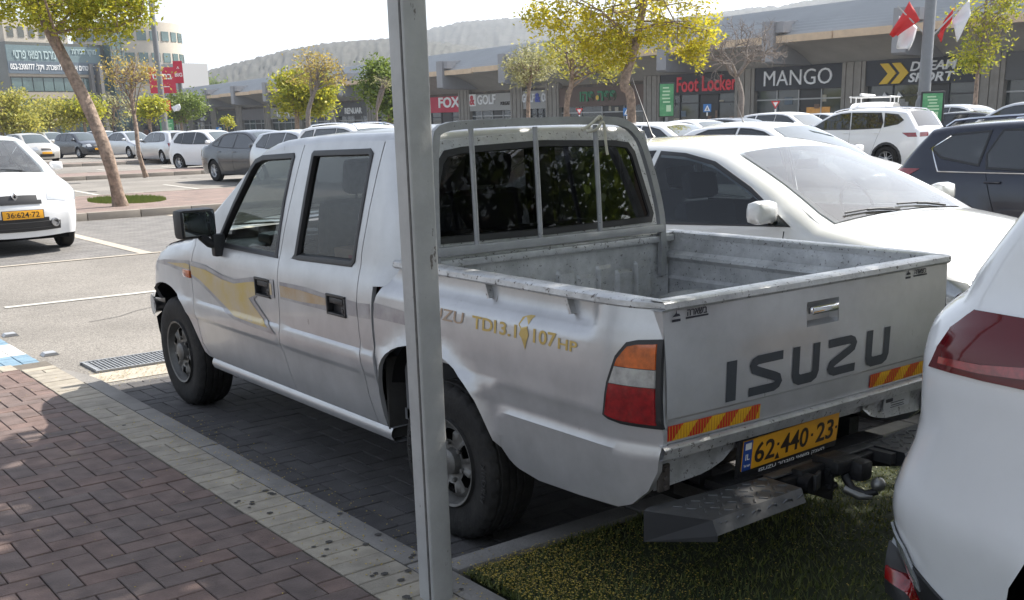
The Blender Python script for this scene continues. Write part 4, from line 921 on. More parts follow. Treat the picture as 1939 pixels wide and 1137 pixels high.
mb = MB(); hd = [(-.44, .99), (-.455, .995), (-.475, 1.0), (-.50, 1.0), (-.49, .985), (-.485, .96), (-.495, .935), (-.48, .90), (-.475, .88), (-.465, .90), (-.455, .92), (-.44, .93), (-.45, .95), (-.435, .965)]
panel(mb, hd, side(WB, -1, .002), step=.03); mb.build('horse_head_decal', GOLD, bs, smooth=0)
# ================================================================ OTHER CARS
KINDS = {
 # L, W, H, wheelbase, front axle y, wheel r, belt z, roof factor, nose->tail outline sections, side windows, shoulder
 'hatch': dict(L=4.15, W=1.74, H=1.45, fy=1.27, ry=-1.25, r=.31, rf=.70,
    front=[(2.03, .24), (2.07, .42), (2.06, .58), (1.98, .72), (1.75, .82), (1.45, .90), (1.18, .965)], ws=[(1.18, .965), (.80, 1.19), (.42, 1.375)],
    roof=[(.42, 1.375), (.20, 1.425), (-.3, 1.45), (-.9, 1.44), (-1.45, 1.395), (-1.60, 1.365)], rw=[(-1.60, 1.365), (-1.76, 1.17), (-1.88, .98)],
    rear=[(-1.88, .98), (-2.0, .93), (-2.04, .80), (-2.07, .58), (-2.06, .42), (-2.0, .26)],
    win=[[(.98, .975), (.62, 1.17), (.36, 1.31), (.10, 1.365), (-.14, 1.385), (-.20, .985)], [(-.27, .985), (-.22, 1.388), (-.95, 1.375), (-1.0, 1.0)], [(-1.06, 1.01), (-1.01, 1.37), (-1.30, 1.335), (-1.55, 1.10), (-1.50, 1.04)]]),
 'sedan': dict(L=4.6, W=1.80, H=1.47, fy=1.35, ry=-1.35, r=.32, rf=.68,
    front=[(2.24, .24), (2.30, .42), (2.28, .58), (2.18, .71), (1.9, .82), (1.6, .90), (1.30, .965)], ws=[(1.30, .965), (.86, 1.20), (.42, 1.40)],
    roof=[(.42, 1.40), (.15, 1.455), (-.3, 1.47), (-.8, 1.45), (-1.12, 1.40)], rw=[(-1.12, 1.40), (-1.5, 1.22), (-1.78, 1.08)],
    rear=[(-1.78, 1.08), (-2.1, 1.05), (-2.22, 1.0), (-2.27, .80), (-2.30, .58), (-2.29, .42), (-2.22, .26)],
    win=[[(1.12, .985), (.70, 1.21), (.36, 1.35), (.10, 1.395), (-.10, 1.405), (-.16, 1.0)], [(-.23, 1.0), (-.18, 1.407), (-.75, 1.385), (-.98, 1.31), (-1.05, 1.03)], [(-1.12, 1.04), (-1.04, 1.28), (-1.42, 1.12), (-1.42, 1.07)]]),
 'suv': dict(L=4.5, W=1.86, H=1.64, fy=1.33, ry=-1.34, r=.35, rf=.78,
    front=[(2.18, .28), (2.24, .48), (2.22, .72), (2.10, .92), (1.8, 1.02), (1.5, 1.07), (1.25, 1.11)], ws=[(1.25, 1.11), (.85, 1.34), (.50, 1.525)],
    roof=[(.50, 1.525), (.25, 1.60), (-.2, 1.64), (-.9, 1.635), (-1.5, 1.60), (-1.78, 1.56)], rw=[(-1.78, 1.56), (-1.92, 1.38), (-2.06, 1.18)],
    rear=[(-2.06, 1.18), (-2.15, 1.10), (-2.17, .95), (-2.20, .75), (-2.25, .55), (-2.24, .42), (-2.15, .30)],
    win=[[(1.05, 1.13), (.70, 1.33), (.42, 1.475), (.15, 1.535), (-.12, 1.555), (-.18, 1.14)], [(-.25, 1.14), (-.19, 1.557), (-1.05, 1.54), (-1.15, 1.30), (-1.12, 1.17)], [(-1.22, 1.20), (-1.18, 1.53), (-1.55, 1.49), (-1.72, 1.36), (-1.60, 1.27)]]),
 'van': dict(L=4.9, W=1.9, H=1.95, fy=1.5, ry=-1.55, r=.34, rf=.84,
    front=[(2.36, .28), (2.42, .5), (2.40, .75), (2.25, .98), (2.0, 1.10), (1.85, 1.15)], ws=[(1.85, 1.15), (1.5, 1.45), (1.2, 1.72)],
    roof=[(1.2, 1.72), (.95, 1.86), (.4, 1.94), (-.9, 1.95), (-2.1, 1.92), (-2.3, 1.88)], rw=[(-2.3, 1.88), (-2.36, 1.5), (-2.41, 1.2)],
    rear=[(-2.41, 1.2), (-2.43, .9), (-2.44, .6), (-2.40, .3)],
    win=[[(1.7, 1.18), (1.35, 1.50), (1.1, 1.68), (.6, 1.74), (.5, 1.18)], [(.38, 1.18), (.45, 1.75), (-.9, 1.75), (-.9, 1.18)]]),
}
def sect(P, n): return catmull(P, n) if len(P) > 2 else P
def car(kind, loc, rz, paint, label, cat, name='parked_car', group=None, L=None, H=None, W=None, lod=1, rim='alloy', plate=True, seam=True, glassm=None, wsg=None, cladding=False, trim=None, rails=False, lights=None, steer=0, see=False, beltline=None, tailmat=None, mirror=True, W_over=None, antenna=False, plates=None, arms=None):
    k = dict(KINDS[kind]); sy = (L or k['L'])/k['L']; sz = (H or k['H'])/k['H']; W = W or k['W']
    sc = lambda P: [(p[0]*sy, p[1]*sz) for p in P]
    n = 3 if lod else 2
    F, WS, RF, RWn, RR = [sect(sc(k[q]), n) for q in ('front', 'ws', 'roof', 'rw', 'rear')]
    top = F+WS[1:]+RF[1:]+RWn[1:]+RR[1:]; ids = [0]*(len(F)-1)+[1]*(len(WS)-1)+[2]*(len(RF)-1)+[3]*(len(RWn)-1)+[4]*(len(RR)-1)
    T = np.array(top); A = T[:-1]; B = T[1:]-T[:-1]; LL = (B**2).sum(1)
    belt = k['win'][0][0][1]*sz; Ht = k['H']*sz; hl = k['L']*sy/2; fy, ry, r = k['fy']*sy, k['ry']*sy, k['r']
    zz = [.2, .33, .52, belt-.28, belt-.14, belt-.03, belt+.02, Ht]; ww = [.93, .96, .995, 1, .985, .955, .935, k['rf']]
    def wf(y, z, raw=False):
        w = W/2*float(np.interp(z, zz, ww))
        e = max(0, (abs(y)-(hl-.62))/.62); w *= 1-.17*e**2.4
        if raw: return w
        p = np.array([y, z]); t = np.clip(((p-A)*B).sum(1)/LL, 0, 1); d = float(np.sqrt(((A+B*t[:, None]-p)**2).sum(1)).min())
        rr_ = .10 if z < belt+.05 else .07
        dd = min(abs(math.hypot(y-fy, z-r)-r-.05), abs(math.hypot(y-ry, z-r)-r-.05))
        return w-rnd_off(d, rr_)+.012*max(0, 1-dd/.06)
    if W_over: base_wf = wf; wf = lambda y, z, raw=False: W_over(y, z, base_wf(y, z, raw))
    root = empty(name, loc, rz, label, cat, group)
    # outline with wheel arches
    low = .20*sz+.02; R0 = r+.045; bot = []
    def arch(c):
        a0 = math.asin(max(-1, min(1, (low-r)/R0))); out = []
        for t in np.linspace(a0, math.pi-a0, 13): out.append((c+R0*math.cos(math.pi-t), r+R0*math.sin(math.pi-t)))
        return out
    bot = [(-hl+.14, low)]+arch(ry)+arch(fy)+[(hl-.14, low)]
    TG_ = []
    for i in range(len(top)):
        t_ = T[min(i+2, len(T)-1)]-T[max(i-2, 0)]; nn_ = np.array([-t_[1], t_[0]])/np.hypot(*t_)
        if (nn_*(T[i]-np.array([0, .55]))).sum() > 0: nn_ = -nn_
        TG_.append(nn_)
    TG_[0] = np.array([-1., 0]); TG_[-1] = np.array([1., 0]); DB = .085
    intop = [tuple(T[i]+TG_[i]*DB) for i in range(len(top))]
    bot[0] = (intop[-1][0], low); bot[-1] = (intop[0][0], low)
    poly = intop+bot
    wins = [sc(q) for q in k['win']]
    stp = .09 if lod else .17
    ex = []
    C0, C1 = (1.1*sy, -1.75*sy)
    mb = MB()
    hub = lambda v: v
    for s in (-1, 1): panel(mb, poly, side(wf, s), holes=wins if see else (), step=stp, exact=True, vs_=sorted([.35, .52, belt-.30, belt-.22, belt-.12, belt-.04, belt+.02, belt+.09]+list(np.arange(belt+.16, Ht, .08))+[.62, .44]), extra=ex, pad=.025)
    def amp(i):      # bulge of the strip along the outline normal
        y, z = top[i]; t = T[min(i+1, len(T)-1)]-T[max(i-1, 0)]; nn = np.array([-t[1], t[0]])/np.hypot(*t); c = np.array([0, .6])-T[i]*np.array([1, 1])
        if (nn*(T[i]-np.array([0, .55]))).sum() < 0: nn = -nn
        a = .035 if z > belt else (.10 if abs(y) > hl*.86 else .045)
        return nn, a
    nx = 13 if lod else 9; X = np.linspace(-1, 1, nx); rows = []
    am = [amp(i) for i in range(len(top))]; av = [a for _, a in am]; av = [sum(av[max(0, i-2):i+3])/len(av[max(0, i-2):i+3]) for i in range(len(av))]
    def S3(i, x, off=0):
        y, z = top[i]; we = wf(y, z)-.0; nn = am[i][0]; a = av[i]*(1-abs(x)**2.2)+off; return (x*we, y+nn[0]*a, z+nn[1]*a)
    rows = [[S3(i, x) for x in X] for i in range(len(top))]
    mb.grid(rows, keep=lambda i, j: not (see and ids[i] in (1, 3) and 1 <= j <= nx-3))
    for s in (-1, 1):
        mb.grid([[(s*wf(*(T[i]+TG_[i]*d)), *(T[i]+TG_[i]*d)) for d in (0, .003, .010, .022, .040, .062, DB)] for i in range(len(top))])
    body = mb.build('body', paint, root, smooth=38, merge=True)
    # underside
    mb = MB(); mb.box((0, 0, low+.06), (W*.84, hl*1.86, .10)); 
    for c in (fy, ry): mb.box((0, c, r+.10), (W*.86, 2*R0, .50))
    mb.build('underbody', DARKGAP, root, smooth=0)
    if cladding:
        mb = MB()
        for s in (-1, 1):
            for c in (fy, ry):
                rws = []
                for t in np.linspace(math.asin((low-r)/R0), math.pi-math.asin((low-r)/R0), 15):
                    rws.append([(s*(wf(c+(R0+o)*math.cos(t), r+(R0+o)*math.sin(t))+h), c+(R0+o)*math.cos(t), r+(R0+o)*math.sin(t)) for o, h in ((-.012, -.02), (-.012, .008), (.03, .012), (.06, .002))])
                mb.grid(rws)
            rws = [[(s*(wf(y, z)+h), y, z) for z, h in ((low-.01, 0), (low+.02, .012), (low+.10, .012), (low+.13, .002))] for y in np.linspace(ry+R0, fy-R0, 8)]; mb.grid(rws)
        mb.build('cladding', BLACK, root, smooth=40)
    # glazing
    gm = glassm or GDARK; wg = wsg or GLIGHT
    mb_ = []
    for s in (-1, 1):
        fr = MB()
        for wnd in wins:
            mb = MB(); panel(mb, wnd, side(wf, s, .005), step=.2 if not lod else .12); g = mb.build('side_window', gm, root, smooth=60)
            o, i_ = inset(wnd, -.018), inset(wnd, .004); rws = [[side(wf, s, h)(*p) for p in resamp(q, 9)] for q, h in ((o, .002), (o, .0065), (i_, .0065))]
            mb = MB(); mb.grid(rws, close=True); mb.build('window_frame', trim or BLACK, g, smooth=30)
    ws = [i for i, q in enumerate(ids) if q == 1]; rw_ = [i for i, q in enumerate(ids) if q == 3]
    def patch(i0, i1, x0, x1, off, mat, nm, par=root, ni=7):
        m_ = MB(); m_.grid([[S3(i, x, off) for x in np.linspace(x0, x1, ni)] for i in range(i0, i1+1)]); return m_.build(nm, mat, par, smooth=60)
    patch(ws[0], ws[-1]+1, -.90, .90, .006, wg, 'windscreen', ni=11)
    patch(rw_[0], rw_[-1]+1, -.84, .84, .006, gm, 'rear_window', ni=9)
    if lod:
        for x0 in (-.55, .12):
            m_ = MB()
            i0 = ws[0]; f_ = lambda x, t: Vector(S3(i0, x, .018)).lerp(Vector(S3(i0+1, x, .018)), t); m_.tube([f_(x0, -.1), f_(x0+.22, .22), f_(x0+.34, .30)], .007, 5); m_.tube([f_(x0+.05, .12), f_(x0+.30, .34), f_(x0+.60, .42)], .0055, 5)
            m_.build('wiper', BLACK, root)
    if see:      # cabin: floor tub, dashboard, seats, wheel
        m_ = MB(); m_.box((0, (wins[0][0][0]+wins[-1][-1][0])/2, .34), (W*.86, 2.9, .06)); m_.box((0, wins[0][0][0]+.22, .60), (W*.84, .05, .56)); m_.box((0, wins[-1][0][0]-.30, .62), (W*.80, .05, .60)); m_.box((0, wins[-1][0][0]-.75, belt-.03), (W*.74, .9, .03))
        for s in (-1, 1): m_.box((s*(W/2-.13), (wins[0][0][0]+wins[-1][-1][0])/2, belt-.29), (.05, 2.7, .55), ch=.02)
        m_.build('cabin_tub', pm('cabin_grey', (.09, .09, .09), .8), root, smooth=40)
        m_ = MB(); m_.box((0, wins[0][0][0]-.10, belt-.12), (W*.80, .50, .14), ch=.05); m_.build('dashboard', pm('dash_grey', (.10, .10, .10), .7), root, smooth=40)
        for x, y, sw in ((-.37, .15, .5), (.37, .15, .5), (0, -.75, 1.25)):
            m_ = MB(); m_.box((x, y+.25, .50), (sw, .5, .16), ch=.05); m_.M = Matrix.Translation((x, y, .55)) @ Matrix.Rotation(R_(14), 4, 'X'); m_.box((0, 0, .28), (sw, .13, .6), ch=.06); m_.box((0, -.01, .68), (min(sw, .28), .09, .17), ch=.045)
            if sw > 1: m_.box((.42, -.01, .68), (.26, .09, .15), ch=.04); m_.box((-.42, -.01, .68), (.26, .09, .15), ch=.04)
            m_.build('seat', pm('cabin_seat', (.13, .13, .135), .85), root, smooth=50)
        m_ = MB(); m_.lathe([(-.012, .17), (0, .182), (.012, .17), (0, .158), (-.012, .17)], n=24); m_.v = [(-.37+p[1], wins[0][0][0]-.38-p[2]*.4+p[0], belt+.0+p[2]*.9) for p in m_.v]; m_.build('steering_wheel', BLACK, root)
        m_ = MB(); i = ws[-1]+1; p = S3(i, 0, -.05); m_.box((p[0], p[1]+.12, p[2]-.06), (.22, .03, .06), ch=.015); m_.build('inside_mirror', BLACK, root)
    # fascia
    iz = lambda z, lo, hi: min(range(lo, hi), key=lambda i: abs(top[i][1]-z))
    nF = len(F); nR0 = len(top)-len(RR)
    def band(z0, z1, x0, x1, front, mat, nm, off=.006, wrap=0, par=root, ni=7):
        """a strip of the nose or tail between two heights; wrap carries it round onto the side"""
        m_ = MB(); lo, hi = (0, nF) if front else (nR0, len(top))
        zs = np.linspace(z0, z1, 4); seg = T[lo:hi]; zz_ = seg[:, 1]; idx = np.argsort(zz_)
        def Sz(z, x):
            f = float(np.interp(z, zz_[idx], idx+lo)); i = int(f); t = f-i; i2 = min(i+1, len(top)-1); a, b = Vector(S3(i, x, off)), Vector(S3(i2, x, off)); return tuple(a.lerp(b, t))
        m_.grid([[Sz(z, x) for x in np.linspace(x0, x1, ni)] for z in zs])
        if wrap and max(abs(x0), abs(x1)) > .97:
            s = 1 if x1+x0 > 0 else -1; yend = [float(np.interp(z, zz_[idx], seg[idx, 0])) for z in zs]; d = -1 if front else 1
            m_.grid([[(s*(wf(ye+d*wrap*t*(.45+.55*(q+1)/4 if not front else 1-.2*q), z+0*t)+off), ye+d*wrap*t*(.45+.55*(q+1)/4 if not front else 1-.2*q), z+(.03*t*front)) for t in (0, .15, .3, .5, .75, 1)] for q, (z, ye) in enumerate(zip(zs, yend))])
        return m_.build(nm, mat, par, smooth=50)
    fz = belt/.97
    lt = lights or {}
    hz = lt.get('head', (.62*fz, .76*fz)); tz = lt.get('tail', (.72*fz, .93*fz))
    for s in (-1, 1):
        band(hz[0], hz[1], s*.62, s*1.0, True, HEADL, 'headlight', wrap=lt.get('hw', .26))
        band(tz[0], tz[1], s*lt.get('tx', .66), s*1.0, False, tailmat or RED, 'tail_light', wrap=lt.get('tw', .16))
    band(.33*fz, .46*fz, -.62, .62, True, BLACK, 'lower_grille'); band(.60*fz, .68*fz, -.42, .42, True, BLACK, 'upper_grille')
    if plate:
        for fr_ in (True, False):
            z = (.53 if fr_ else lt.get('pz', .60))*fz; lo, hi = (0, nF) if fr_ else (nR0, len(top)); i = min(range(lo, hi), key=lambda i: abs(top[i][1]-z)); p = S3(i, 0, .012); m_ = MB(); m_.box(p, (.50, .012, .11), ch=.002); pl_ = m_.build('number_plate', PLATEY, root)
    for y, st_ in ((fy, steer), (ry, 0)):
        for s in (-1, 1): wheel(root, s*(W/2-.012), y, r, .20, s, STEELRIM if rim == 'steel' else ALLOY, {'steel': 'full', 'alloy': 'alloy', 'multi': 'multi'}[rim], st_)
    if mirror:
        for s in (-1, 1):
            y = k['win'][0][0][0]*sy-.12; w0 = wf(y, belt+.04); m_ = MB(); m_.box((s*(w0+.10), y, belt+.075), (.18, .11, .13), ch=.045); m_.tube([(s*(w0-.02), y, belt+.01), (s*(w0+.06), y, belt+.04)], .02, 6); m_.build('door_mirror', paint, root, smooth=60)
    if seam and lod:
        m_ = MB(); fs = [(wins[0][0][0]-.02, belt-.03), (wins[0][0][0]-.0, .55), (fy-R0-.03, low+.10)]; mid = (wins[0][-1][0]+wins[1][0][0])/2; bk = wins[1][-1][0]-.03
        rw0 = ry+R0
        for P in (fs, [(mid, Ht*.94), (mid, belt), (mid-.01, low+.09)], [(bk+.02, belt), (max(bk, rw0)-.0, .62), (rw0+.16, low+.10)], [(fs[-1][0], low+.09), (rw0+.15, low+.09)]):
            Q = resamp(P+P[::-1][1:-1], .12)[:] if False else [p for i in range(len(P)-1) for p in [(P[i][0]+(P[i+1][0]-P[i][0])*t/6, P[i][1]+(P[i+1][1]-P[i][1])*t/6) for t in range(6)]]+[P[-1]]
            for s in (-1, 1): m_.tube([side(wf, s, .0005)(*q) for q in Q], .0032, 4, mi=0)
        m_.build('door_seam', DARKGAP, root, smooth=0)
        m_ = MB()
        for s in (-1, 1):
            for y in (mid+.10, bk+.12): m_.box((s*(wf(y, belt-.10)+.012), y, belt-.10), (.022, .17, .028), ch=.009)
        m_.build('door_handle', paint, root, smooth=60)
    if beltline:
        m_ = MB()
        for s in (-1, 1):
            y0, y1 = wins[0][0][0], wins[-1][-1][0]; m_.tube([side(wf, s, .008)(y0+(y1-y0)*t/12, belt-.012) for t in range(13)]+[side(wf, s, .008)(*wins[-1][-2]), side(wf, s, .008)(*wins[-1][-3])], .007, 5)
        m_.build('belt_trim', beltline, root, smooth=60)
    if rails:
        m_ = MB()
        for s in (-1, 1):
            P = [S3(i, s*.86, .045 if 0 < a < len(RF)-2 else 0) for a, i in enumerate(range(len(F)+len(WS)-2, len(F)+len(WS)+len(RF)-3))]; m_.tube(P, .016, 6)
        m_.build('roof_rail', trim or CHROME, root, smooth=60)
    if antenna:
        i = len(F)+len(WS)+len(RF)-6; p = Vector(S3(i, 0, 0)); m_ = MB(); m_.tube([p, p+Vector((0, -.02, .03)), p+Vector((0, -.22, .42))], [.018, .006, .003], 6); m_.build('antenna', BLACK, root)
    return dict(root=root, S3=S3, wf=wf, band=band, top=top, belt=belt, nF=nF, fz=fz, iz=iz, patch=patch, ids=ids, hl=hl)
def place(x, y): return (x, y, 0)
def cpx(px, D, side_off=0): p = gnd(px, D); return (p.x, p.y, 0)
pi = math.pi
# --- white saloon beside the pickup (nose towards the right edge of the picture)
q = dict(KINDS['sedan']); q['front'] = [(2.24, .24), (2.30, .42), (2.28, .60), (2.18, .76), (1.9, .89), (1.6, .975), (1.24, 1.035)]; q['ws'] = [(1.24, 1.035), (.84, 1.23), (.42, 1.40)]
q['win'] = [[(1.06, 1.035), (.70, 1.215), (.36, 1.35), (.10, 1.395), (-.10, 1.405), (-.16, 1.0)], [(-.23, 1.0), (-.18, 1.407), (-.75, 1.385), (-.98, 1.31), (-1.05, 1.03)], [(-1.12, 1.04), (-1.04, 1.28), (-1.42, 1.12), (-1.42, 1.07)]]
KINDS['saloon'] = q
c = car('saloon', (2.62, 1.62, 0), pi+.03, WHITEP2, 'white saloon car in the bay beside the pickup, seen over its bed', 'car', L=4.62, H=1.48, W=1.81, rim='alloy', see=True, glassm=glass('saloon_side_glass', (.35, .40, .43)), wsg=glass('dusty_windscreen', (.72, .78, .77), 1, 1.3, .07), antenna=True)
# --- foreground white SUV
RSUV = .0
def wov(y, z, w):      # fuller rear corner: narrow waist above the bumper, bumper bulging out
    e = max(0, min(1, (-y-1.2)/.9))
    return w+e*(.028*math.exp(-((z-.60)/.10)**2)-.030*math.exp(-((z-.80)/.10)**2)+.020*math.exp(-((z-1.04)/.10)**2))
KINDS['suv_wide'] = dict(KINDS['suv'], rf=.87, ry=-1.39)
sv = car('suv_wide', (.36, -3.90, 0), pi, WHITEP2, 'large white SUV cut off by the right edge, its rear lamp close to the camera', 'suv', L=4.48, H=1.66, W=1.86, rails=True, lights=dict(tail=(.99, 1.155), tx=.30, tw=.92, pz=.62), W_over=wov, tailmat=pm('dark_red_lens', (.10, .003, .006), .12, 0, coat=.35, spec=.3))
def sv_extra():
    root = sv['root']; wf = sv['wf']
    sv['band'](.22, .40, -1, 1, False, BLACK, 'bumper_skirt', off=.010)
    for s in (-1, 1):
        m_ = MB(); panel(m_, [(-2.04, 1.025), (-1.9, 1.03), (-1.55, 1.07), (-1.55, 1.03), (-1.9, 1.008), (-2.04, 1.008)], side(wf, s, .0095), step=.04); m_.build('lamp_strip', RED, root, smooth=60)
        m_ = MB(); panel(m_, [(-2.24, .235), (-2.245, .40), (-2.10, .395), (-1.90, .30), (-1.88, .235)], side(wf, s, .012), step=.04, lip=(-s*.012, 0, 0)); m_.build('skirt_corner', BLACK, root, smooth=50)
        m_ = MB(); panel(m_, [(-2.235, .40), (-2.24, .47), (-2.20, .49), (-2.13, .44), (-2.07, .36), (-2.06, .33), (-2.12, .34)], side(wf, s, .018), step=.03, lip=(-s*.012, 0, 0)); m_.build('fog_lamp', HEADL, root, smooth=50)
        m_ = MB(); panel(m_, [(-2.235, .29), (-2.235, .33), (-2.10, .31), (-2.02, .27), (-2.10, .265)], side(wf, s, .018), step=.03, lip=(-s*.012, 0, 0)); m_.build('reflector', RED, root, smooth=50)
sv_extra()
# --- dark blue SUV behind the saloon
car('suv', (8.0, 1.2, 0), pi, NAVY, 'dark blue SUV with silver window trim behind the white saloon', 'suv', L=4.89, H=1.52, W=1.94, rails=True, beltline=CHROME, lights=dict(tail=(.90, 1.06), tx=.6, tw=.34))
# --- white SUV in the middle distance on the right
car('suv', (23.6, 15.8, 0), .10, WHITEP, 'white SUV with dark windows seen from its rear left, in front of the MANGO shop', 'suv', L=4.48, H=1.64, W=1.86, rails=True, cladding=True, lights=dict(tail=(.93, 1.04), tx=.55, tw=.40))
# --- white hatchback on the left, facing the camera
rn = car('hatch', (.58, 14.9, 0), pi, WHITEP2, 'white hatchback facing the road, cut off by the left edge', 'car', L=4.4, H=1.58, W=1.82, plate=False, see=True, glassm=glass('hatch_side_glass', (.35, .40, .43)), wsg=glass('hatch_windscreen', (.6, .66, .66), 1, 1.6, .06), lights=dict(head=(.70, .82), hw=.35), rim='alloy')
def refront():      # lozenge emblem, grille slot, wide lower grille, fog lamp, plate with its number
    root = rn['root']; band = rn['band']; S3 = rn['S3']; top = rn['top']
    fy_ = lambda z: S3(rn['iz'](z, 0, rn['nF']), 0, 0)[1]
    m_ = MB(); 
    P = [(0, .055), (.042, 0), (0, -.055), (-.042, 0)]; Q = [(p[0]*.5, p[1]*.5) for p in P]
    for i in range(4):
        a, b = P[i], P[(i+1) % 4]; c_, d = Q[(i+1) % 4], Q[i]
        m_.prism([a, b, c_, d], lambda u, v: (u, fy_(.72)-.02, .80+v), lambda u, v: (u, fy_(.72)+.035, .79+v))
    m_.build('emblem', CHROME, root, smooth=0)
    band(.345, .455, -.86, .86, True, BLACK, 'lower_intake', off=.012); band(.655, .70, -.50, .50, True, BLACK, 'grille_slot', off=.012)
    m_ = MB()
    for z in (.37, .40, .43): m_.grid([[tuple(Vector(S3(rn['iz'](z, 0, rn['nF']), x, .02)) + Vector((0, 0, 0))) for x in np.linspace(-.8, .8, 9)], [tuple(Vector(S3(rn['iz'](z, 0, rn['nF']), x, .02)) + Vector((0, 0, .006))) for x in np.linspace(-.8, .8, 9)]])
    m_.build('grille_bar', pm('grille_grey', (.12, .12, .12), .4), root, smooth=0)
    for s in (-1, 1):
        m_ = MB(); p = S3(rn['iz'](.42, 0, rn['nF']), s*.74, .0); m_.M = Matrix.Translation((p[0], p[1]+.01, .425)) @ Matrix.Rotation(R_(-20*s), 4, 'Z') @ Matrix.Rotation(R_(90), 4, 'X')
        m_.lathe([(.02, .058), (-.022, .06), (-.024, .048), (-.01, .044), (-.01, .001)], n=20, axis='z'); m_.build('fog_lamp', pm('fog_lamp_ring', (.3, .3, .31), .25, .6), root)
    m_ = MB(); m_.box((-.06, fy_(.53)+.012, .545), (.545, .014, .135), ch=.004); ho = m_.build('plate_holder', BLACK, root)
    m_ = MB(); m_.box((-.06, fy_(.53)+.022, .55), (.52, .006, .112), ch=.002); pl_ = m_.build('number_plate', PLATEY, ho)
    text('lettering', '36:624·72', INK, frame((-.06, fy_(.53)+.0265, .55), (-1, 0, 0)), pl_, width=.42, height=.074, extrude=.0006, bold=.01)
refront()
# --- rows on the left
row = 'parked cars in the far rows on the left'
car('hatch', gnd(52, 56), pi+.14, BEIGEP, 'beige compact car with its nose to the lane, left of the dark hatchback', 'car', group=row, L=3.9, H=1.46, W=1.68, lod=0)
car('hatch', gnd(148, 64), pi+.22, GREYP, 'dark grey hatchback in the far row behind the leaning tree', 'car', group=row, L=3.85, H=1.43, W=1.67, lod=0)
car('sedan', gnd(244, 61), pi+.16, SILVERC, 'silver saloon between the leaning tree and the thin tree', 'car', group=row, L=4.3, H=1.42, W=1.68, lod=0)
car('hatch', gnd(312, 51), .07, SILVERC, 'silver estate-like hatchback showing its red rear lamp, left of the small white car', 'car', group=row, L=4.15, H=1.44, W=1.73, lod=0)
car('hatch', gnd(398, 41.5), pi+.36, WHITEP, 'small white rounded car with its front wheels turned, left of the dark saloon', 'car', group=row, L=3.45, H=1.47, W=1.64, lod=0, steer=.5)
car('sedan', gnd(492, 32.5), pi+.12, GREYP, 'dark grey saloon half hidden behind the pickup cab', 'car', L=4.7, H=1.47, W=1.82, lod=1)
car('hatch', gnd(585, 30), pi+.1, SILVERC, 'silver car whose roof shows behind the pickup roof', 'car', L=4.3, H=1.46, W=1.75, lod=0)
car('suv', gnd(690, 27), pi+.1, WHITEP, 'white car with roof rails seen above the pickup roof', 'car', L=4.5, H=1.58, W=1.80, lod=0, rails=True, antenna=True)
car('hatch', gnd(195, 75), pi+.2, WHITEP, 'white hatchback far behind the silver saloon', 'car', group=row, L=3.9, H=1.46, W=1.7, lod=0)
car('hatch', gnd(92, 74), pi+.2, SILVERC, 'pale silver car in the farthest row behind the beige compact', 'car', group=row, L=3.9, H=1.46, W=1.7, lod=0)
# --- rows on the right
row2 = 'parked cars in the rows on the right'
def rc(px, D, kind, rz, paint, label, **kw):
    g = gnd(px, D); return car(kind, (g.x, g.y, 0), rz, paint, label, 'car', group=row2, lod=0, **kw)
rc(1462, 17.2, 'sedan', pi+.05, WHITEP, 'white saloon with its bonnet to the right, behind the nearest white saloon', L=4.6, H=1.47, antenna=True)
rc(1395, 20.5, 'sedan', .08, SILVERC, 'silver saloon with dark side windows behind the nearest white saloon', L=4.6, H=1.46)
rc(1262, 24.5, 'hatch', pi+.1, WHITEP, 'white car with a dark windscreen right of the pickup rack', L=4.2, H=1.46)
rc(1195, 31, 'hatch', pi+.1, SILVERC, 'silver car just behind the corner of the pickup rack', L=4.2, H=1.44)
rc(1400, 36, 'hatch', pi, GREYP, 'dark car under the bare tree, in the row before the shops', L=4.2, H=1.46)
rc(1325, 33, 'sedan', pi, WHITEP, 'white saloon in front of the red shop sign', L=4.5, H=1.45)
rc(1500, 42, 'suv', pi, WHITEP, 'white off-roader below the MANGO sign', L=4.5, H=1.6)
rc(1575, 52, 'hatch', pi, SILVERC, 'silver car below the right end of the MANGO sign', L=4.2, H=1.5)
rc(1812, 42, 'sedan', .1, GREYP, 'dark grey saloon showing its roof right of the white SUV', L=4.6, H=1.42)
rc(1830, 38, 'suv', pi, WHITEP, 'white SUV right of the tall grey lamp post', L=4.6, H=1.72)
rc(1955, 30, 'suv', .1, SILVERC, 'grey SUV roof at the right edge behind the dark blue SUV', L=4.7, H=1.75)
rc(1870, 33, 'hatch', pi, GREYP, 'dark small car behind the dark blue SUV roof', L=4.1, H=1.5)
vn = rc(1655, 44, 'van', .1+pi/2+.4, WHITEP, 'white van with a pipe rack on its roof behind the white SUV', L=5.0, H=1.9)
m_ = MB()
for s in (-.75, .75):
    m_.tube([(s, 1.7, 2.12), (s, -2.3, 2.12)], .03, 6)
    for y in (1.3, -.2, -1.8): m_.tube([(s, y, 1.9), (s, y, 2.12)], .025, 6)
for y in np.linspace(-2.2, 1.6, 7): m_.tube([(-.78, y, 2.12), (.78, y, 2.12)], .022, 6)
m_.tube([(.3, 2.0, 2.2), (.3, -2.5, 2.2)], .05, 8)
m_.build('roof_rack', IVORY, vn['root'])
# ================================================================ MALL, OFFICES, HILLS
def hz_(px): return 246.8-.02466*px
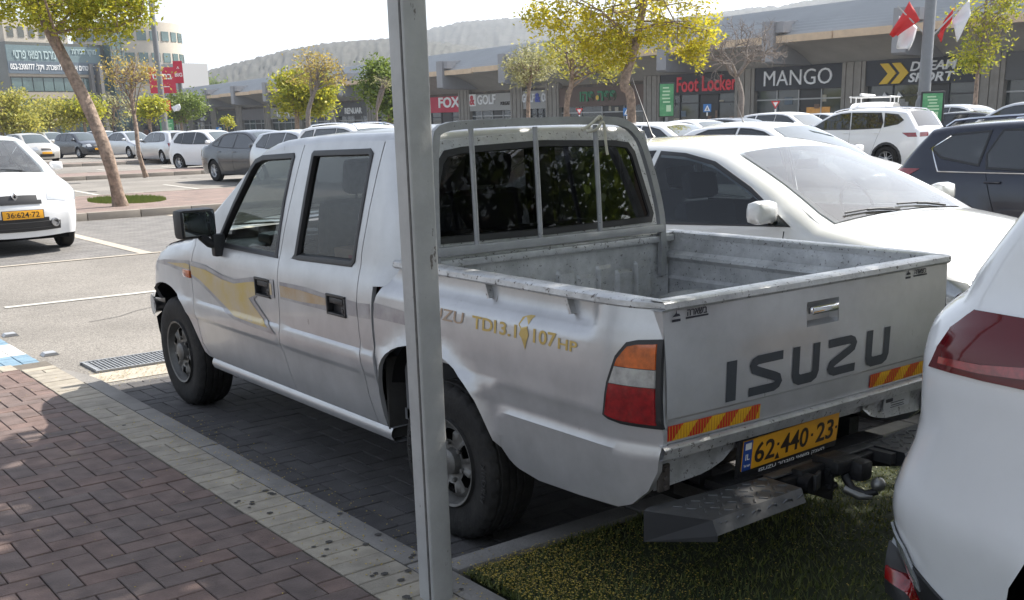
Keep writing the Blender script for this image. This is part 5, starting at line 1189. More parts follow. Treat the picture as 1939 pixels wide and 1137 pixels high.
# facade line: passes gnd(1527, 84), vanishes at px -600
d0 = CF + CR*((-600-CX)/FPX) - CU*((hz_(-600)-CY)/FPX); FU = Vector((d0.x, d0.y, 0)).normalized(); FN = Vector((-FU.y, FU.x, 0))      # FN points to the car park
F0 = gnd(1527, 84.0); F0 = Vector((F0.x, F0.y, 0))
if (CAM-F0).dot(FN) < 0: FN = -FN
def on_line(px):       # distance along the facade of a photo column
    r0 = CF + CR*((px-CX)/FPX) - CU*((hz_(px)-CY)/FPX); r0 = Vector((r0.x, r0.y)); c = Vector((CAM.x, CAM.y)); a = Vector((FU.x, FU.y))
    # c + t r0 = F0 + s a
    m = Matrix(((r0.x, -a.x), (r0.y, -a.y))); sol = m.inverted() @ (Vector((F0.x, F0.y))-c); return sol[1]
s1 = on_line(1327); PT = on_line(905)/4.0
def fp(u, v, z): return F0+FU*u+FN*v+Vector((0, 0, z))
MALL = empty('shopping_arcade', (F0.x, F0.y, 0), 0, 'long grey shopping arcade with ribbed metal roof and concrete fins behind the car park', 'shopping centre')
MALL.rotation_euler = (0, 0, math.atan2(FU.y, FU.x))
sgn = 1 if Vector((-FU.y, FU.x, 0)).dot(FN) > 0 else -1
# local frame: x along the facade (away from the right edge), y*sgn outwards
def l(u, v, z): return (u, v*sgn, z)
CLAD = pm('grey_cladding', (.30, .30, .31), .7, var=.12, vscale=.8); ROOFM = pm('ribbed_roof', (.34, .35, .355), .6, .1, var=.12, vscale=.3); WOOD = pm('timber_edge', (.66, .50, .34), .7, var=.2, vscale=1.5)
SOFF = pm('soffit', (.46, .44, .41), .8, var=.15, vscale=.7); PIL = pm('ribbed_concrete', (.30, .275, .24), .85, var=.2, vscale=1.5); SGL = pm('shop_glass', (.05, .06, .06), .06, 0, spec=.9, coat=.3, var=.5, vscale=.6)
SHOPIN = pm('shop_interior', (.06, .055, .05), .8, var=.6, vscale=.9, col2=(.16, .13, .10)); FRM = pm('shop_frame', (.42, .42, .41), .5, .3)
KMIN, KMAX = -3, 15
BD = {-4: -3.22, -3: -2.29, -2: -1.37, -1: -.41, 0: .53, 1: 1.5, 2: 2.77, 3: 3.3, 4: 4.17}
for k_ in range(5, 17): BD[k_] = BD[k_-1]+.93
def ht(k): return 8.0-.105*max(k, 0)
def zf(k, z): return z*ht(k)/8.0
U0, U1 = (KMIN-.5)*PT, (KMAX+.5)*PT
SH = {  # bay: (sign text, sign colour, letter colour, height, extra)
 0: ('MANGO', (.035, .037, .045), (.85, .85, .85)), -1: ('', (.03, .032, .04), (.8, .8, .8)), 1: ('Foot Locker', (.035, .033, .036), (.75, .03, .05)),
 2: ('והפ הפפ', (.12, .075, .055), (.02, .20, .08)), 3: ('GOLF&CO', (.36, .35, .33), (.75, .76, .78)), 4: ('GOLF', (.36, .35, .33), (.8, .8, .8)), 5: ('FOX', (.55, .02, .06), (.85, .85, .85)),
 6: ('RE', (.10, .10, .10), (.75, .75, .75)), 7: ('RENUAR', (.06, .06, .06), (.8, .8, .78)), 8: ('RENUAR', (.10, .10, .10), (.75, .75, .75)), 9: ('more', (.30, .29, .27), (.8, .8, .8)), 10: ('', (.16, .15, .15), (.7, .7, .7)),
 11: ('', (.05, .05, .05), (.8, .8, .8)), 12: ('ac', (.05, .045, .05), (.75, .75, .75)), 13: ('', (.28, .06, .07), (.7, .7, .7)), 14: ('', (.1, .1, .1), (.7, .7, .7))}
mb = MB(); mb.box(l((U0+U1)/2, -9, 2.4), (U1-U0, 17, 4.8)); mb.build('back_wall', SHOPIN, MALL, smooth=0)
for k in range(KMIN, KMAX+1):
    uc = k*PT; a, b = uc-PT/2, uc+PT/2; h = ht(k)/8; ha, hb = ht(k-.5)/8, ht(k+.5)/8
    # roof with ribs
    mb = MB(); nR = 15; rows = []
    for i in range(nR*3+1):
        t = i/(nR*3); v = 4.2-6.2*t; z = (6.95+2.5*math.sin(t*math.pi/2*.9))*h+(.11 if i % 3 == 1 else 0); rows.append([l(a, v, z*ha/h), l(b, v, z*hb/h)])
    mb.grid(rows); mb.build('roof_panel', ROOFM, MALL, smooth=0)
    # timber edge, soffit
    mb = MB(); mb.box(l(uc, 4.35, 6.72*h), (PT-.12, .25, .50*h)); mb.build('roof_edge', WOOD, MALL, smooth=0)
    mb = MB(); rows = [];
    for i in range(9):
        t = i/8; v = 4.2*(1-t)-.2*t; z = (6.48-1.75*t**1.7)*h; rows.append([l(a, v, z*ha/h), l(b, v, z*hb/h)])
    mb.grid(rows); mb.build('canopy', SOFF, MALL, smooth=40)
    # fin
    mb = MB(); P = [(0, 4.95*h), (4.55, 5.05*h), (4.75, 5.2*h), (4.75, 8.0*h), (3.5, 8.0*h), (-.5, 8.4*h)]; P = [(min(p, 5), q) for p, q in P]
    mb.prism(P, lambda p, q: l(uc+.55, p, q), lambda p, q: l(uc-.55, p, q)); mb.box(l(uc-.9, 4.1, 7.55*h), (.75, .9, .75*h)); mb.build('concrete_fin', CLAD, MALL, smooth=0)
    # beam at bay edge: triangular bracket under the canopy
    # pillar between shops
    a, b = BD[k-1]*PT, BD[k]*PT; fc = uc; uc = (a+b)/2; zo = -.65 if k >= 2 else 0
    mb = MB()
    for j in range(6): mb.box(l(b-.85+.34*j, .28+(.06 if j % 2 else 0), 2.5*h), (.30, .45, 5.0*h))
    mb.build('pillar', PIL, MALL, smooth=0)
    txt, sc_, lc = SH.get(k, ('', (.1, .1, .1), (.7, .7, .7)))
    w_ = (b-a)-1.9; SM = pm('shop_sign_%s' % ''.join(chr(97+(int(abs(q)*100) % 26)) for q in sc_), sc_, .6, var=.08, vscale=1)
    zs0, zs1 = (3.25+zo)*h, (5.0+zo*.9)*h
    mb = MB(); mb.box(l(uc, .30, (zs0+zs1)/2), (w_, .22, zs1-zs0)); sg_ = mb.build('shop_sign', SM, MALL, smooth=0)
    LM = pm('letter_%s' % ''.join(chr(97+(int(q*90) % 26)) for q in lc), lc, .5)
    X = (-1, 0, 0) if True else (1, 0, 0)
    def put(s_, u, z, wd=None, hh=None, mat=LM, bold=.0, par=None, ex=.05, shear=0):
        # reading direction: towards smaller u (left of the picture is larger u)
        text('lettering', s_, mat, frame(l(u, .44, z+zo), (-1, 0, 0) if True else (1, 0, 0)), par or sg_, width=wd, height=hh, extrude=ex, bold=bold, shear=shear)
    if k == 0: put('MANGO', uc, 4.15, 6.6, 1.15, bold=-.004)
    elif k == 1: put('Foot Locker', uc-1.1, 4.05, 6.9, 1.25, bold=.02)
    elif k == -1:
        for dx in (0, 1.0):
            mb = MB(); mb.prism([(3.2-dx, 4.75), (2.5-dx, 4.75), (1.8-dx, 4.05), (2.5-dx, 3.35), (3.2-dx, 3.35), (2.5-dx, 4.05)], lambda p, q: l(uc+p, .42, q), lambda p, q: l(uc+p, .50, q)); mb.build('arrow_mark', pm('sign_yellow', (.75, .48, .02), .5), sg_, smooth=0)
        put('DREAM', uc-1.1, 4.45, 3.6, .62, bold=.02, shear=.2); put('SPORT', uc-1.0, 3.70, 3.6, .62, bold=.02, shear=.2)
    elif k == 2:
        put(txt, uc+.3, 4.1, 5.2, .9, bold=.03); mb = MB(); mb.lathe([(0, .22), (.08, .22), (.08, .001)], n=12); mb.v = [l(uc+.3+p[1], .42+p[0], 3.95+zo+p[2]) for p in mb.v]; mb.build('flower_mark', pm('sign_yellow', (.75, .48, .02), .5), sg_, smooth=0)
    elif k == 4:
        put('GOLF', uc+.6, 4.25, 3.4, 1.0, bold=.02); mb = MB(); mb.box(l(uc+3.3, .42, 4.25+zo), (1.3, .06, 1.25)); q = mb.build('sign_square', IVORY, sg_, smooth=0); text('lettering', '&', pm('sign_red', (.5, .02, .04), .5), frame(l(uc+3.3, .47, 4.25+zo), (-1, 0, 0)), sg_, height=1.0, extrude=.03, bold=.03); put('POLGAT', uc-2.8, 3.8, 1.6, .35, mat=INK)
    elif k == 3:
        put('GOLF', uc+1.0, 4.2, 2.1, .85, bold=.03); put('CO', uc-1.75, 4.2, 1.1, .85, bold=.03); put('&', uc-.55, 4.2, .9, .9, mat=pm('sign_blue', (.03, .06, .35), .5), bold=.05)
    elif k == 5: put('FOX', uc-2.2, 4.15, 4.4, 1.15, bold=.03)
    elif txt: put(txt, uc-.5, 4.0*h+.05, 4.6 if len(txt) > 3 else 2.2, .75, bold=.02)
    # glazing in panes
    npn = 4
    for j in range(npn):
        u = uc-w_/2+w_*(j+.5)/npn
        mb = MB(); mb.box(l(u, .05, zs0/2), (w_/npn-.10, .05, zs0-.02)); g_ = mb.build('shop_window', SGL if (j != 1 or k in (3, 9)) else pm('shop_doorway', (.02, .018, .017), .4, var=.5, vscale=.7), MALL, smooth=0)
        mb = MB()
        mb.box(l(u, .10, zs0*.78), (w_/npn, .10, .10)); mb.box(l(u-w_/npn/2, .10, zs0/2), (.09, .14, zs0-.02)); mb.build('mullion', FRM if k % 2 == 0 or k > 5 else BLACK, g_, smooth=0)
    if k in (0, 1, -1, 2):
        rng = random.Random(k+50)
        for j in range(9):
            mb = MB(); u = uc+rng.uniform(-w_/2+.5, w_/2-.5); z = rng.uniform(.5, 2.6); mb.box(l(u, .09+.004*j, z), (rng.uniform(.25, .8), .03, rng.uniform(.2, .7))); cc = rng.choice([(.35, .34, .32), (.22, .13, .08), (.12, .16, .20), (.45, .40, .30)])
            mb.build('window_display', pm('display_%s' % 'abcd'[[.35, .22, .12, .45].index(cc[0])], cc, .6, var=.4, vscale=4), MALL, smooth=0)
mb = MB(); mb.box(l(0*PT-1.2, .10, 1.15), (2.2, .05, 1.5)); mb.build('lit_shop_interior', pm('warm_display', (.40, .20, .05), .6, emit=.25, var=.5, vscale=2), MALL, smooth=0)
SIT = pm('shop_wall_marks', (.6, .6, .6), .6)
mb = MB()
for i in range(3):
    for j in range(2): mb.prism([(-.28, -.16), (.28, -.16), (.1, .2)], lambda a, b: l(-.5*PT-1.6-j*1.2+a, .20, 2.6-i*.75+b), lambda a, b: l(-.5*PT-1.6-j*1.2+a, .23, 2.6-i*.75+b))
mb.build('window_decals', SIT, MALL, smooth=0)
# ---- medical office building far left
OB = empty('office_building', tuple(gnd(205, 185)), 0, 'far office building with a glazed dark wing, Hebrew banner and pale stone round tower', 'office building')
og = gnd(205, 185); c0 = gnd(34, 175); c1 = gnd(240, 190); c2 = gnd(352, 215)
def loc_(p, z): return (p.x-og.x, p.y-og.y, z)
TEAL = pm('teal_glass', (.10, .16, .155), .12, .1, spec=.8, var=.4, vscale=.3); STB = pm('brown_band', (.36, .31, .24), .8, var=.15, vscale=.3); STONE = pm('pale_stone', (.48, .43, .36), .85, var=.1, vscale=.5); OBD = pm('office_dark', (.12, .125, .11), .3, var=.3, vscale=.3)
dA = (c1-c0); wA = dA.length; uA = dA.normalized(); nA = Vector((uA.y, -uA.x, 0));
if (CAM-c0).dot(nA) < 0: nA = -nA
MA = Matrix(((uA.x, nA.x, 0, c0.x-og.x), (uA.y, nA.y, 0, c0.y-og.y), (0, 0, 1, 0), (0, 0, 0, 1)))
mb = MB(); mb.M = MA; mb.box((wA/2, -6, 7.6), (wA, 12, 15.2)); wing = mb.build('glazed_wing', OBD, OB, smooth=0)
mb = MB(); mb.M = MA
for z in (3.4, 7.0, 10.4): mb.box((wA/2, .1, z), (wA+.3, .5, 1.0))
mb.build('floor_band', STB, OB, smooth=0)
for fl, z in enumerate((1.6, 5.2, 8.7)):
    n = 11
    for j in range(n):
        if fl == 0 and j % 2: continue
        mb = MB(); mb.M = MA; mb.box(((j+.5)*wA/n, .08, z), (wA/n-.16, .12, 2.0)); mb.build('window', TEAL, OB, smooth=0)
mb = MB(); mb.M = MA; mb.box((wA*.76, 1.0, 6), (.6, 1.6, 12)); mb.box((wA*.70, .5, 6), (.6, .9, 12)); mb.build('pier', pm('office_pier', (.16, .15, .14), .7), OB, smooth=0)
mb = MB(); mb.M = MA; mb.box((wA*.40, .35, 13.2), (wA*.83, .2, 3.0)); bn = mb.build('banner', pm('banner_teal', (.14, .20, .21), .6, var=.1, vscale=.4), OB, smooth=0)
mb = MB(); mb.M = MA; mb.box((wA*.40, .36, 11.3), (wA*.83, .24, 1.9)); mb.build('banner_band', pm('banner_slate', (.10, .13, .16), .6), bn, smooth=0)
bx_ = MA @ frame((wA*.33, .50, 14.2), (1, 0, 0))
def btext(s_, u, z, wd, hh, m=IVORY):
    text('lettering', s_, m, MA @ frame((u, .52, z), (1, 0, 0)), bn, width=wd, height=hh, extrude=.02, bold=.02)
PALE = pm('banner_text_pale', (.42, .52, .52), .6)
btext('יטרפ יאופר זכרמ', wA*.22, 13.25, wA*.36, 1.3, PALE); btext('תוריכמ דקומ', wA*.66, 13.8, wA*.22, 1.1, PALE)
btext('052-2300777 :לקד .הרכשהל םינורחא םיחטש ורתונ', wA*.40, 11.3, wA*.80, 1.25)
mb = MB(); mb.M = MA; mb.box((wA*.30, -5, 17), (wA*.55, 8, 3.6)); pb = mb.build('penthouse', STONE, OB, smooth=0)
for j in range(6):
    mb = MB(); mb.M = MA; mb.box((wA*.08+j*wA*.09, -.98, 16.8), (wA*.05, .1, 1.6)); mb.build('window', OBD, pb, smooth=0)
# corner glass and the round stone tower
mb = MB(); mb.M = MA; mb.box((wA*.93, .9, 9.2), (wA*.13, 2.2, 18.2)); cg = mb.build('corner_glazing', TEAL, OB, smooth=0)
mb = MB(); mb.M = MA
for z in range(6): mb.box((wA*.93, 2.03, 1.5+3.2*z), (wA*.13+.1, .12, .25))
for x in (-.045, 0, .045): mb.box((wA*(.93+x), 2.03, 9.2), (.15, .10, 18.2))
mb.build('mullion', OBD, cg, smooth=0)
t0, t1 = c1, c2; ctr = gnd(262, 214); RT = (gnd(357, 214)-ctr).length
mb = MB(); angs = np.linspace(0, 2*math.pi, 49)
fl = [0, 20.0]; HT = 20.5
mb.grid([[(ctr.x-og.x+RT*math.cos(a), ctr.y-og.y+RT*math.sin(a), z) for a in angs[:-1]] for z in (0, HT)], close=True)
mb.add([(ctr.x-og.x+RT*math.cos(a), ctr.y-og.y+RT*math.sin(a), HT) for a in angs[:-1]], [tuple(range(48))])
tw = mb.build('stone_tower', STONE, OB, smooth=30)
tc_ = math.atan2(CAM.y-ctr.y, CAM.x-ctr.x)
for fl_ in range(5):
    for j in range(13):
        a = tc_+R_(-84+j*14); z = 2.6+fl_*3.85
        if abs(z-10) < 3 and False: continue
        mb = MB(); mb.M = Matrix.Translation((ctr.x-og.x+RT*math.cos(a), ctr.y-og.y+RT*math.sin(a), z)) @ Matrix.Rotation(a, 4, 'Z'); mb.box((0, 0, 0), (.16, 1.7, 1.7)); wn = mb.build('window', TEAL, tw, smooth=0)
        mb = MB(); mb.M = Matrix.Translation((ctr.x-og.x+RT*math.cos(a), ctr.y-og.y+RT*math.sin(a), z)) @ Matrix.Rotation(a, 4, 'Z'); 
mb = MB(); bl = gnd(352, 200); mb.box((bl.x-og.x, bl.y-og.y, 6.2), (6, 8, 12.4), rz=.3); mb.build('low_wing', pm('grey_render', (.42, .42, .42), .8), OB, smooth=0)
# ---- hills
def hill(name, pts, D, depth, mat, bump, seed, thick=300, n=150, trees=0):
    """ridge line read off at photo columns, standing D metres away, with rough wooded slopes towards the viewer"""
    rng = np.random.RandomState(seed); xs = np.linspace(pts[0][0], pts[-1][0], n); hy = np.interp(xs, [p[0] for p in pts], [p[1] for p in pts])
    mb = MB(); rows = []; nr = 26
    nz = rng.rand(nr+1, n)
    for i in range(nr+1):
        t = i/nr; row = []
        for j in range(n):
            g = gnd(xs[j], D-depth*(1-t)); top = at(xs[j], hy[j], D).z; z = top*math.sin(t*math.pi/2)**1.15+(nz[i, j]-.5)*bump*(.4+.6*(t > .3))
            row.append((g.x, g.y, z if i else -3))
        rows.append(row)
    row = []
    for j in range(n): g = gnd(xs[j], D+thick); row.append((g.x, g.y, -5))
    rows.append(row); mb.grid(rows); return mb.build(name, mat, smooth=180, kind='structure')
def hillmat(name, c1, c2, sc, c3=None, t3=.7, s3=.02):
    m = pm(name, c1, .95, col2=c2, vscale=sc, bump=0); return m
hill('hill', [(-500, 330), (-100, 262), (250, 180), (365, 152), (450, 130), (550, 106), (620, 94), (700, 88), (760, 84), (850, 92), (1000, 110), (1300, 150), (1700, 190)], 620, 330, hillmat('wooded_slope', (.078, .076, .066), (.045, .05, .042), .11), 1.6, 3, n=520)
hill('hill', [(300, 200), (600, 130), (745, 84), (820, 68), (880, 56), (960, 49), (1050, 50), (1150, 52), (1250, 50), (1340, 42), (1420, 30), (1480, 26), (1540, 14), (1600, -2), (1700, -26), (1850, -60), (2100, -110), (2400, -160)], 1150, 600, hillmat('wooded_ridge', (.085, .085, .078), (.05, .056, .05), .06), 2.6, 5, n=420)
rng = random.Random(5)
VW = pm('village_white', (.62, .60, .56), .8)
for i in range(44):
    px = rng.uniform(822, 1015); py = 72-(px-822)*.10+rng.uniform(2, 14) if px < 900 else 60-(px-900)*.04+rng.uniform(0, 12); D = 1110-rng.uniform(0, 40); p = at(px, py, D)
    mb = MB(); w0, d0_, h0 = rng.uniform(6, 15), rng.uniform(8, 12), rng.uniform(4, 8); mb.box((0, 0, h0/2-6), (w0, d0_, h0+12)); mb.box((w0*.1, -d0_/2-.02, h0*.55), (w0*.4, .1, h0*.3), mi=1)
    mb.build('hillside_house', [VW, OBD], smooth=0, loc=p, label='small white house among the others along the hazy hilltop', cat='house', group='white houses on the hilltop')
# ---- haze
hm = bpy.data.materials.new('haze_air'); hm.use_nodes = True; N, L = nt(hm); N.remove(N['Principled BSDF']); pv = N.new('ShaderNodeVolumePrincipled'); pv.inputs['Color'].default_value = (.78, .85, .96, 1); pv.inputs['Density'].default_value = .0003; pv.inputs['Anisotropy'].default_value = .3
L.new(pv.outputs[0], N['Material Output'].inputs['Volume'])
mb = MB(); mb.box((400, 1300, 148), (6600, 6000, 310)); hz = mb.build('haze', hm, smooth=0, kind='stuff')
# ================================================================ POSTS, SIGNS, PEOPLE
GALV = pm('galvanised_post', (.42, .42, .41), .55, .25, var=.22, vscale=5, spots=(22, .655, (.12, .105, .095), (1, 1, .35)), bump=.08)
mb = MB(); PX, PY, hw = -1.284, -.534, .0435
ring = []
for (sx, sy) in ((-1, -1), (1, -1), (1, 1), (-1, 1)):
    for a in (0, 30, 60, 90):
        an = R_({(-1, -1): 180, (1, -1): 270, (1, 1): 0, (-1, 1): 90}[(sx, sy)]+a); ring.append((PX+sx*(hw-.010)+.010*math.cos(an), PY+sy*(hw-.010)+.010*math.sin(an)))
rows = [[(x, y, z) for x, y in ring] for z in (.08, 1.0, 2.0, 3.4)]
mb.grid(rows, close=True); mb.add([(x, y, 3.4) for x, y in ring], [tuple(range(len(ring)))])
post = mb.build('sign_post', GALV, smooth=40, label='scuffed grey square steel post standing in the foreground in front of the pickup', cat='post')
mb = MB(); mb.box((PX-hw-.0005, PY-hw+.013, 1.75), (.003, .009, 3.3)); mb.build('weld_seam', pm('weld_seam', (.12, .115, .11), .6, .3, var=.4, vscale=40), post, smooth=0)
POSTG = pm('lamp_post_grey', (.20, .205, .21), .5, .3, var=.1)
FRED = pm('flag_red', (.62, .03, .03), .7, var=.1); FWHT = pm('flag_white', (.75, .74, .74), .7, var=.05); SGRN = pm('sign_green', (.04, .22, .09), .5, var=.4, vscale=3, col2=(.12, .35, .16)); SRED = pm('billboard_red', (.50, .02, .05), .5, var=.05)
def flag(P, mat, label, seed):
    """cloth quad hung from a stick: P = 4 corners, rippled"""
    r = random.Random(seed); a, b, c, d = [Vector(p) for p in P]; rows = []; nn = (b-a).cross(d-a).normalized()
    for i in range(9):
        t = i/8; row = []
        for j in range(9):
            s = j/8; p = (a.lerp(b, s)).lerp(d.lerp(c, s), t); row.append(p+nn*.09*math.sin(s*7+t*4+seed)*(.3+t))
        rows.append(row)
    m_ = MB(); m_.grid(rows); return m_.build('flag', mat, smooth=80, solid=.006, label=label, cat='flag')
# right-hand post with flags, a cranked tube and a green poster
D = 33.0; b = gnd(1748, D)
LP = empty('lamp_post', (b.x, b.y, 0), 0, 'tall thick grey lamp post with flags on the right', 'lamp post')
t = at(1768, 0, D); mb = MB(); mb.lathe([(0, .24), (.9, .235), (.92, .185), (3.0, .18), (3.02, .172), (9.5, .15), (9.5, .001)], n=20, axis='z'); mb.lathe([(2.05, .20), (2.12, .20)], n=20, axis='z'); mb.build('shaft', POSTG, LP, smooth=40)
mb = MB(); cr = CR.normalized()
q = lambda px, py, d=D-.2: at(px, py, d)-Vector((b.x, b.y, 0))
mb.tube(catmull([q(1743, 262), q(1741, 225), q(1741, 203), q(1745, 189), q(1758, 181)], 4), .13, 12); mb.build('cranked_tube', POSTG, LP, smooth=60)
for (p0, p1) in (((1752, 66), (1700, 12)), ((1768, 66), (1822, 10))):
    mb = MB(); mb.tube([q(*p0), q(*p1)], .022, 6); mb.build('flag_stick', FRM, LP)
flag([at(1722, 2, D-.2), at(1742, 38, D-.3), at(1700, 70, D-.1), at(1684, 68, D)], FRED, 'red flag drooping on the left side of the thick grey lamp post', 1)
flag([at(1703, 30, D), at(1738, 50, D+.1), at(1722, 96, D), at(1696, 90, D+.1)], FWHT, 'white flag with red marks below the red one, left of the thick lamp post', 2)
mb = MB(); 
flag([at(1808, 14, D), at(1800, 44, D-.1), at(1779, 78, D), at(1776, 62, D+.1)], FRED, 'narrow red flag just right of the thick grey lamp post', 3)
flag([at(1836, 0, D), at(1838, 30, D-.1), at(1812, 78, D), at(1802, 36, D+.1)], FWHT, 'white flag farthest right of the thick grey lamp post', 4)
def poster(px, py, w, h, D, label, mat=SGRN, stand=True, cat='poster sign'):
    g = gnd(px, D); z = at(px, py, D).z; ang = math.atan2(CAM.y-g.y, CAM.x-g.x)+pi/2
    e = empty('advert_sign', (g.x, g.y, 0), ang, label, cat)
    m_ = MB(); m_.box((0, .0, z), (w+.12, .16, h+.12), ch=.03); m_.build('case', BLACK, e); m_ = MB(); m_.box((0, -.085, z), (w, .02, h)); f_ = m_.build('poster', mat, e, smooth=0)
    m_ = MB()
    r = random.Random(int(px)); 
    for i in range(5): m_.box((r.uniform(-.1, .1)*w, -.098, z+h*(.38-.11*i)), (w*r.uniform(.35, .75), .006, h*.045))
    m_.box((.15*w, -.098, z-h*.26), (w*.34, .006, h*.2)); m_.build('print', pm('poster_print', (.45, .62, .42), .5), f_, smooth=0)
    m_ = MB(); m_.box((0, 0, (z-h/2)/2), (.16, .12, z-h/2)); m_.build('stand', POSTG, e); return e
poster(1262, 190, .78, 1.75, 62, 'tall green illuminated advert case left of the red shop sign')
poster(1765, 204, .55, .80, 32, 'green poster fixed against the thick grey lamp post on the right')
poster(316, 238, 1.0, .9, 84, 'green round-topped sign at the foot of the thin lamp post on the left')
# left thin lamp post with billboards
D = 80.0; b = gnd(312, D); L2_ = empty('lamp_post', (b.x, b.y, 0), 0, 'tall thin lamp post on the left carrying red billboards', 'lamp post')
mb = MB(); mb.lathe([(0, .24), (3, .22), (14, .15), (14, .001)], n=14, axis='z'); mb.build('shaft', POSTG, L2_, smooth=40)
def board(px0, px1, py0, py1, D, mat, words, label, name='billboard', post=True, parent=None):
    px, py = (px0+px1)/2, (py0+py1)/2; c_ = at(px, py, D); w = (px1-px0)/FPX*D; h = (py1-py0)/FPX*D; ang = math.atan2(CAM.y-c_.y, CAM.x-c_.x)+pi/2
    e = empty(name, (c_.x, c_.y, 0), ang, label, 'billboard')
    m_ = MB(); m_.box((0, 0, c_.z), (w, .15, h)); o = m_.build('panel', mat, e, smooth=0)
    for s_, dz, ww in words: text('lettering', s_, IVORY, frame((0, -.09, c_.z+dz*h), (1, 0, 0)), o, width=w*ww, extrude=.01, bold=.03)
    if post: m_ = MB(); m_.box((0, .15, (c_.z-h/2)/2), (.25, .2, c_.z-h/2+.3)); m_.build('mast', POSTG, e)
board(284, 331, 129, 176, 90, SRED, [('סקרב', .1, .75), ('— —', -.25, .5)], 'square red billboard with white Hebrew word behind the thin lamp post')
board(329, 346, 117, 157, 92, SRED, [('BIG', -.12, .8), ('∧', .2, .3)], 'tall narrow red billboard with BIG on it, at the right of the stone tower')
board(299, 323, 191, 210, 79, FRED, [('● ●', 0, .6)], 'small red banner low on the thin lamp post', 'banner', post=False)
flag([at(324, 203, 78), at(340, 197, 78), at(343, 207, 78), at(330, 213, 78)], FWHT, 'small tilted white flag right of the thin lamp post', 6)
BLU = pm('sign_blue_face', (.03, .16, .42), .4)
def crossing(px, py, D, label, kind='blue', zoff=0):
    g = gnd(px, D); z = at(px, py, D).z; ang = math.atan2(CAM.y-g.y, CAM.x-g.x)+pi/2; e = empty('road_sign', (g.x, g.y, 0), ang, label, 'road sign')
    m_ = MB(); w = .36
    if kind == 'blue':
        m_.box((0, 0, z), (.56, .03, .56)); f_ = m_.build('sign_face', BLU, e, smooth=0); m_ = MB(); m_.add([(-.21, -.03, z-.2), (.21, -.03, z-.2), (0, -.03, z+.21)], [(0, 1, 2)]); m_.build('triangle', IVORY, f_, smooth=0, fixn=False)
        m_ = MB(); m_.box((0, -.035, z-.05), (.06, .006, .17)); m_.box((0, -.035, z-.13), (.16, .006, .04), ch=.001); m_.build('walking_figure', BLACK, f_, smooth=0)
    else:
        m_.prism([(-.28, .2), (.28, .2), (0, -.28)], lambda a, b_: (a, 0, z+b_), lambda a, b_: (a, .03, z+b_)); f_ = m_.build('sign_face', FRED, e, smooth=0)
        m_ = MB(); m_.prism([(-.16, .13), (.16, .13), (0, -.15)], lambda a, b_: (a, -.02, z+b_), lambda a, b_: (a, 0, z+b_)); m_.build('inner_triangle', IVORY, f_, smooth=0)
    m_ = MB(); n = 7; zt = z-.3
    for i in range(n): m_.tube([(0, .02, zt*i/n), (0, .02, zt*(i+1)/n)], .045, 8, mi=i % 2)
    m_.build('striped_pole', [IVORY, SRED if kind != 'blue' else BLACK], e, smooth=30)
crossing(1339, 205, 78, 'blue crossing sign in front of the red lettered shop')
crossing(1187, 212, 82, 'blue crossing sign beside the trunk of the big yellow tree')
crossing(1468, 198, 70, 'red and white give-way triangle on a striped pole left of the MANGO doorway', 'yield')
crossing(1097, 211, 84, 'red and white give-way triangle behind the pickup rack', 'yield')
crossing(724, 238, 95, 'blue crossing sign left of the foreground post', 'blue'); crossing(414, 247, 105, 'blue crossing sign in front of the far end of the arcade', 'blue')
# people
SKIN = pm('skin', (.35, .2, .13), .6); 
def person(px, D, top, legs, label, lean=0):
    g = gnd(px, D); J = [((0, 0, .95), .13), ((0, 0, 1.15), .14), ((0, 0, 1.38), .16), ((0, 0, 1.52), .06), ((0, -.01, 1.62), .095), ((0, -.01, 1.72), .08),
        ((.20, 0, 1.42), .055), ((.26, -.02, 1.15), .045), ((.24, -.14, .92), .035), ((-.20, 0, 1.42), .055), ((-.27, .03, 1.15), .045), ((-.25, -.08, .92), .035),
        ((.10, 0, .86), .095), ((.12, -.10, .48), .065), ((.12, .02, .08), .045), ((.12, -.12, .04), .04), ((-.10, 0, .86), .095), ((-.11, .10, .48), .065), ((-.12, .28, .12), .045), ((-.12, .17, .06), .04)]
    E_ = [(0, 1), (1, 2), (2, 3), (3, 4), (4, 5), (2, 6), (6, 7), (7, 8), (2, 9), (9, 10), (10, 11), (0, 12), (12, 13), (13, 14), (14, 15), (0, 16), (16, 17), (17, 18), (18, 19)]
    me = bpy.data.meshes.new('person'); me.from_pydata([j[0] for j in J], E_, []); o = bpy.data.objects.new('person', me); S.collection.objects.link(o); me.materials.append(legs)
    o.modifiers.new('skin', 'SKIN').use_smooth_shade = True
    for i, j in enumerate(J): me.skin_vertices[0].data[i].radius = (j[1], j[1]); me.skin_vertices[0].data[i].use_root = i == 0
    o.modifiers.new('sub', 'SUBSURF').levels = 1
    o.location = (g.x, g.y, 0); o.rotation_euler = (0, 0, 1.2+lean); tag(o, label, 'person')
    m_ = MB(); m_.lathe([(.93, .16), (1.1, .165), (1.3, .185), (1.44, .17), (1.5, .08)], n=14, axis='z'); m_.v = [(p[0]*1.15, p[1]*.85, p[2]) for p in m_.v]; m_.build('shirt', top, o)
    m_ = MB(); m_.lathe([(1.64, .10), (1.70, .105), (1.76, .085), (1.79, .001)], n=14, axis='z'); m_.build('hair', BLACK, o)
person(217, 70, pm('black_shirt', (.02, .02, .02), .8), pm('dark_trousers', (.03, .03, .04), .8), 'person in dark clothes walking behind the cars beside the leaning tree')
person(277, 72, pm('brown_jacket', (.10, .06, .05), .8), pm('navy_trousers', (.02, .025, .04), .8), 'person in a brown top behind the cars, between the two lamp-side trees', 1)
